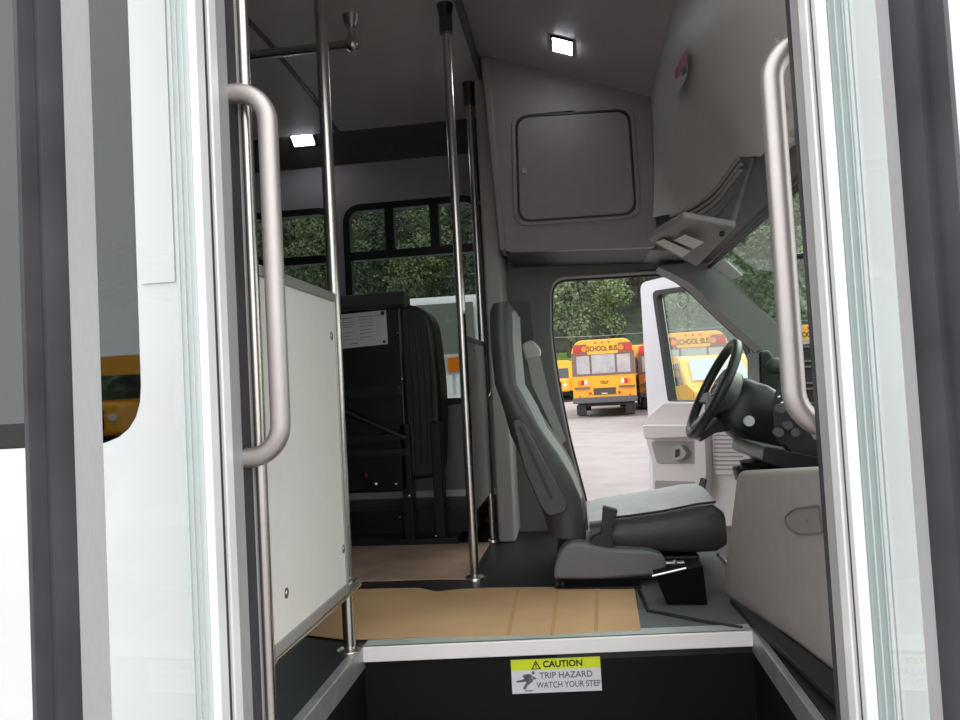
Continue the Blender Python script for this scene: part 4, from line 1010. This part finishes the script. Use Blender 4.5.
for (a, b) in ((779, 397), (782, 403)):
    c = P(a, b, 2.13); mb = MB(); mb.ball(c, .005, 8); obj('chrome_pip', mb, M_chrome, cs_)
mb = MB(); yplate(mb, rnd(yp([(764, 446), (830, 460), (833, 478), (792, 470), (762, 462)], 2.1), .01, 3), [], 2.1, 2.5); obj('lower_panel', mb, M_blackm, r, bevel=.008)
mb = MB(); mb.tube([P(760, 352, 3.0), P(752, 362, 3.0), P(750, 375, 3.0)], .01, 8); obj('turn_stalk', mb, M_black, r)

# ================================================================== STEERING WHEEL
WY = 2.64
ct = P(713, 389, WY); top = P(737, 340, WY); bot = P(690, 438, WY)
R_ = (top - bot).length / 2 - .014; ct = (top + bot) / 2
upv = (top - bot).normalized(); side = V((0, 1, 0)); nrm = upv.cross(side).normalized()      # towards dash or driver
if nrm.x > 0: nrm = -nrm                                                                     # towards the driver (-x)
r = root('steering_wheel', ct, 'black steering wheel with grey hub emblem and its column', 'steering wheel')
pts = [ct + upv * R_ * math.cos(2 * PI * k / 48) + side * R_ * math.sin(2 * PI * k / 48) for k in range(49)]
mb = MB(); mb.tube(pts, .0165, 14, cap=False); obj('rim', mb, mat('wheel_leather_black', (.022, .021, .021), .38, bump=.2), r)
hub_c = ct + nrm * -.03
hp = []
for k in range(28):
    a = 2 * PI * k / 28; hp.append((math.cos(a) * .085 * (1 + .15 * math.cos(2 * a)), math.sin(a) * .085))
mb = MB(); mb.plate(hp, [], lambda u, v, t: hub_c + side * u + upv * v + nrm * t, -.04, .025); hub = obj('hub', mb, mat('hub_dark_grey', (.09, .088, .086), .45), r, bevel=.012, bseg=3)
for a in (-PI * .08, PI + PI * .08, -PI / 2 - .35, -PI / 2 + .35):
    d = side * math.cos(a) + upv * math.sin(a); pe = side * -math.sin(a) + upv * math.cos(a)
    mb = MB(); p0 = hub_c + d * .06; p1 = ct + d * (R_ - .005)
    sp = [p0 + pe * .028, p0 - pe * .028, p1 - pe * .018, p1 + pe * .018]
    mb.add([p + nrm * .008 for p in sp] + [p - nrm * .012 for p in sp], [(0, 1, 2, 3), (7, 6, 5, 4), (0, 1, 5, 4), (1, 2, 6, 5), (2, 3, 7, 6), (3, 0, 4, 7)]); obj('spoke', mb, mat('spoke_grey', (.13, .125, .125), .4), r, bevel=.004)
el = [(.055 * math.cos(2 * PI * k / 24), .024 * math.sin(2 * PI * k / 24)) for k in range(24)]
mb = MB(); mb.plate(el, [[(u * .82, v * .76) for u, v in el]], lambda u, v, t: hub_c + side * u + upv * v + nrm * t, .025, .030); em = obj('oval_emblem', mb, mat('emblem_silver', (.5, .5, .52), .3, .8), hub)
# column shroud and ignition
cold = (P(768, 424, WY) - ct).normalized()
def sring(p, a, b, n=16): 
    w = cold.cross(side).normalized()
    return [p + side * (math.copysign(abs(math.cos(2 * PI * k / n)) ** .5, math.cos(2 * PI * k / n)) * a) + w * (math.copysign(abs(math.sin(2 * PI * k / n)) ** .5, math.sin(2 * PI * k / n)) * b) for k in range(n)]
mb = MB(); mb.loft([sring(ct + cold * .045, .06, .06), sring(ct + cold * .07, .085, .09), sring(ct + cold * .13, .09, .105), sring(ct + cold * .22, .085, .11), sring(ct + cold * .34, .07, .09)]); obj('column_shroud', mb, M_black, r, auto=50)
c = P(749, 421, WY - .10); mb = MB(); mb.disc(V((c.x, WY - .07, c.z)), (0, -1, 0), .017, .036); ig = obj('ignition_lock', mb, mat('ignition_silver', (.75, .75, .75), .4, .2), r); ig['label'] = 'round silver ignition lock'
mb = MB(); p0 = ct + cold * .10; mb.tube([p0, p0 + V((-.0, .0, -.08)) + cold * .05, p0 + V((.05, 0, -.25)) + cold * .12], .03, 12); obj('lower_shaft', mb, M_black, r)
mb = MB(); yplate(mb, rnd(yp([(697, 441), (712, 432), (738, 428), (752, 436), (740, 428), (720, 415), (700, 432)], WY), .004, 2), [], WY - .06, WY + .06); obj('lower_cowl', mb, M_black, r)

# ================================================================== DRIVER DOOR (open)
H0 = V((.90, 3.47, 0)); E0 = P(643, 350, 4.30); E0.z = 0
dn = (E0 - H0).cross(V((0, 0, 1))).normalized()
if dn.dot(EYE - H0) < 0: dn = -dn
du = (E0 - H0).normalized()
def dpt(px, py):
    p = PP(px, py, H0, dn); return ((p - H0).dot(du), p.z)
def dpl(pts): return [dpt(a, b) for a, b in pts]
def dfn(u, v, t): return H0 + du * u + V((0, 0, v)) + dn * t
D = root('door_3', dfn(.5, .7, 0), 'white driver door standing open with beige grey inner panel', 'door', kind='structure')
outer = rnd(dpl([(640, 283), (672, 275), (720, 280), (757, 330), (772, 400), (776, 560), (650, 560), (648, 415)]), [.05, .05, .1, .1, .02, .02, .02, .02], 5)
hole = rnd(dpl([(653, 291), (700, 284), (738, 322), (762, 380), (764, 401), (669, 401)]), [.04, .05, .1, .05, .01, .01], 5)
mb = MB(); mb.plate(outer, [hole], dfn, -.06, 0); obj('door_shell', mb, mat('door_white_paint', (.88, .86, .90), .3, coat=.3), D, bevel=.006)
mb = MB(); mb.plate(hole, [rnd(dpl([(657, 295), (699, 288), (735, 325), (757, 382), (759, 400.5), (673, 400.5)]), [.04, .05, .1, .05, .01, .01], 5)], dfn, -.03, .008); obj('window_seal', mb, M_blackr, D)
mb = MB(); mb.plate(hole, [], dfn, -.022, -.018); gl = obj('glass', mb, glass('door_window_glass', (.82, .88, .82), 1.6), D)
pan = rnd(dpl([(668, 402), (768, 402), (774, 556), (655, 556), (657, 500), (656, 460), (650, 442), (650, 418)]), .03, 4)
mb = MB(); mb.plate(pan, [], dfn, 0, .03); pn = obj('inner_panel', mb, M_doorpl, D, bevel=.008)
mb = MB(); mb.plate(rnd(dpl([(654, 424), (700, 424), (702, 436), (656, 438)]), .01, 3), [], dfn, .03, .08); obj('armrest', mb, M_doorpl, D, bevel=.015, bseg=3)
mb = MB(); mb.plate(rnd(dpl([(656, 441), (703, 441), (706, 463), (662, 463)]), .02, 3), [], dfn, .03, .036); rc = obj('handle_recess', mb, M_doorpl_d, D, bevel=.003)
mb = MB(); mb.plate(rnd(dpl([(681, 446), (690, 444), (696, 452), (692, 458), (681, 460)]), .015, 4), [rnd(dpl([(684, 449), (689, 448), (689, 455), (684, 457)]), .004, 3)], dfn, .036, .06); obj('release_handle', mb, mat('door_handle_grey', (.30, .29, .28), .4), rc, bevel=.004)
mb = MB(); mb.plate(rnd(dpl([(706, 426), (716, 425), (718, 470), (716, 492), (707, 494)]), .01, 3), [], dfn, .03, .075); obj('pull_bar', mb, M_doorpl, D, bevel=.01, bseg=3)
mb = MB(); mb.plate(rnd(dpl([(714, 476), (719, 478), (715, 497), (708, 499)]), .004, 3), [], dfn, .075, .085); obj('pull_strap', mb, M_black, D)
mb = MB(); mb.plate(rnd(dpl([(660, 480), (700, 481), (703, 500), (660, 500)]), .008, 3), [], dfn, .03, .034); obj('map_pocket', mb, M_doorpl_d, D)
sgp = rnd(dpl([(718, 430), (742, 430), (756, 446), (757, 462), (748, 474), (720, 474)]), .02, 3)
mb = MB(); mb.plate(sgp, [], dfn, .03, .042); sp = obj('speaker_grille', mb, M_doorpl, D, bevel=.004)
mb = MB()
for k in range(9): 
    y_ = 434 + k * 4.2; mb.plate(dpl([(721, y_), (738 + min(k, 3) * 4, y_), (738 + min(k, 3) * 4, y_ + 1.6), (721, y_ + 1.6)]), [], dfn, .042, .0435)
obj('grille_slots', mb, M_doorpl_d, sp)
mb = MB(); pts = [dfn(u, v, .0) for u, v in dpl([(680 + 4.5 * math.cos(k * PI / 8), 300 + 8 * math.sin(k * PI / 8)) for k in range(17)])]; mb.tube([p - dn * .012 for p in pts], .003, 6, cap=False); obj('ring_mark', mb, mat('ring_grey', (.5, .52, .5), .5), gl)

# outside mirror seen through the windshield
mc = P(786, 262, 2.0)
r = root('wing_mirror', mc, 'dark wing mirror arm seen through the windshield behind the right grab handle', 'mirror')
mb = MB(); yplate(mb, rnd(yp([(776, 225), (781, 224), (792, 288), (786, 292)], 2.0), .006, 3), [], 2.0, 2.03); obj('mirror_head', mb, M_blackm, r, bevel=.004)
mb = MB(); mb.tube([P(786, 258, 2.02), P(800, 256, 2.02), P(830, 250, 2.02)], .008, 8); obj('arm', mb, M_blackm, r)
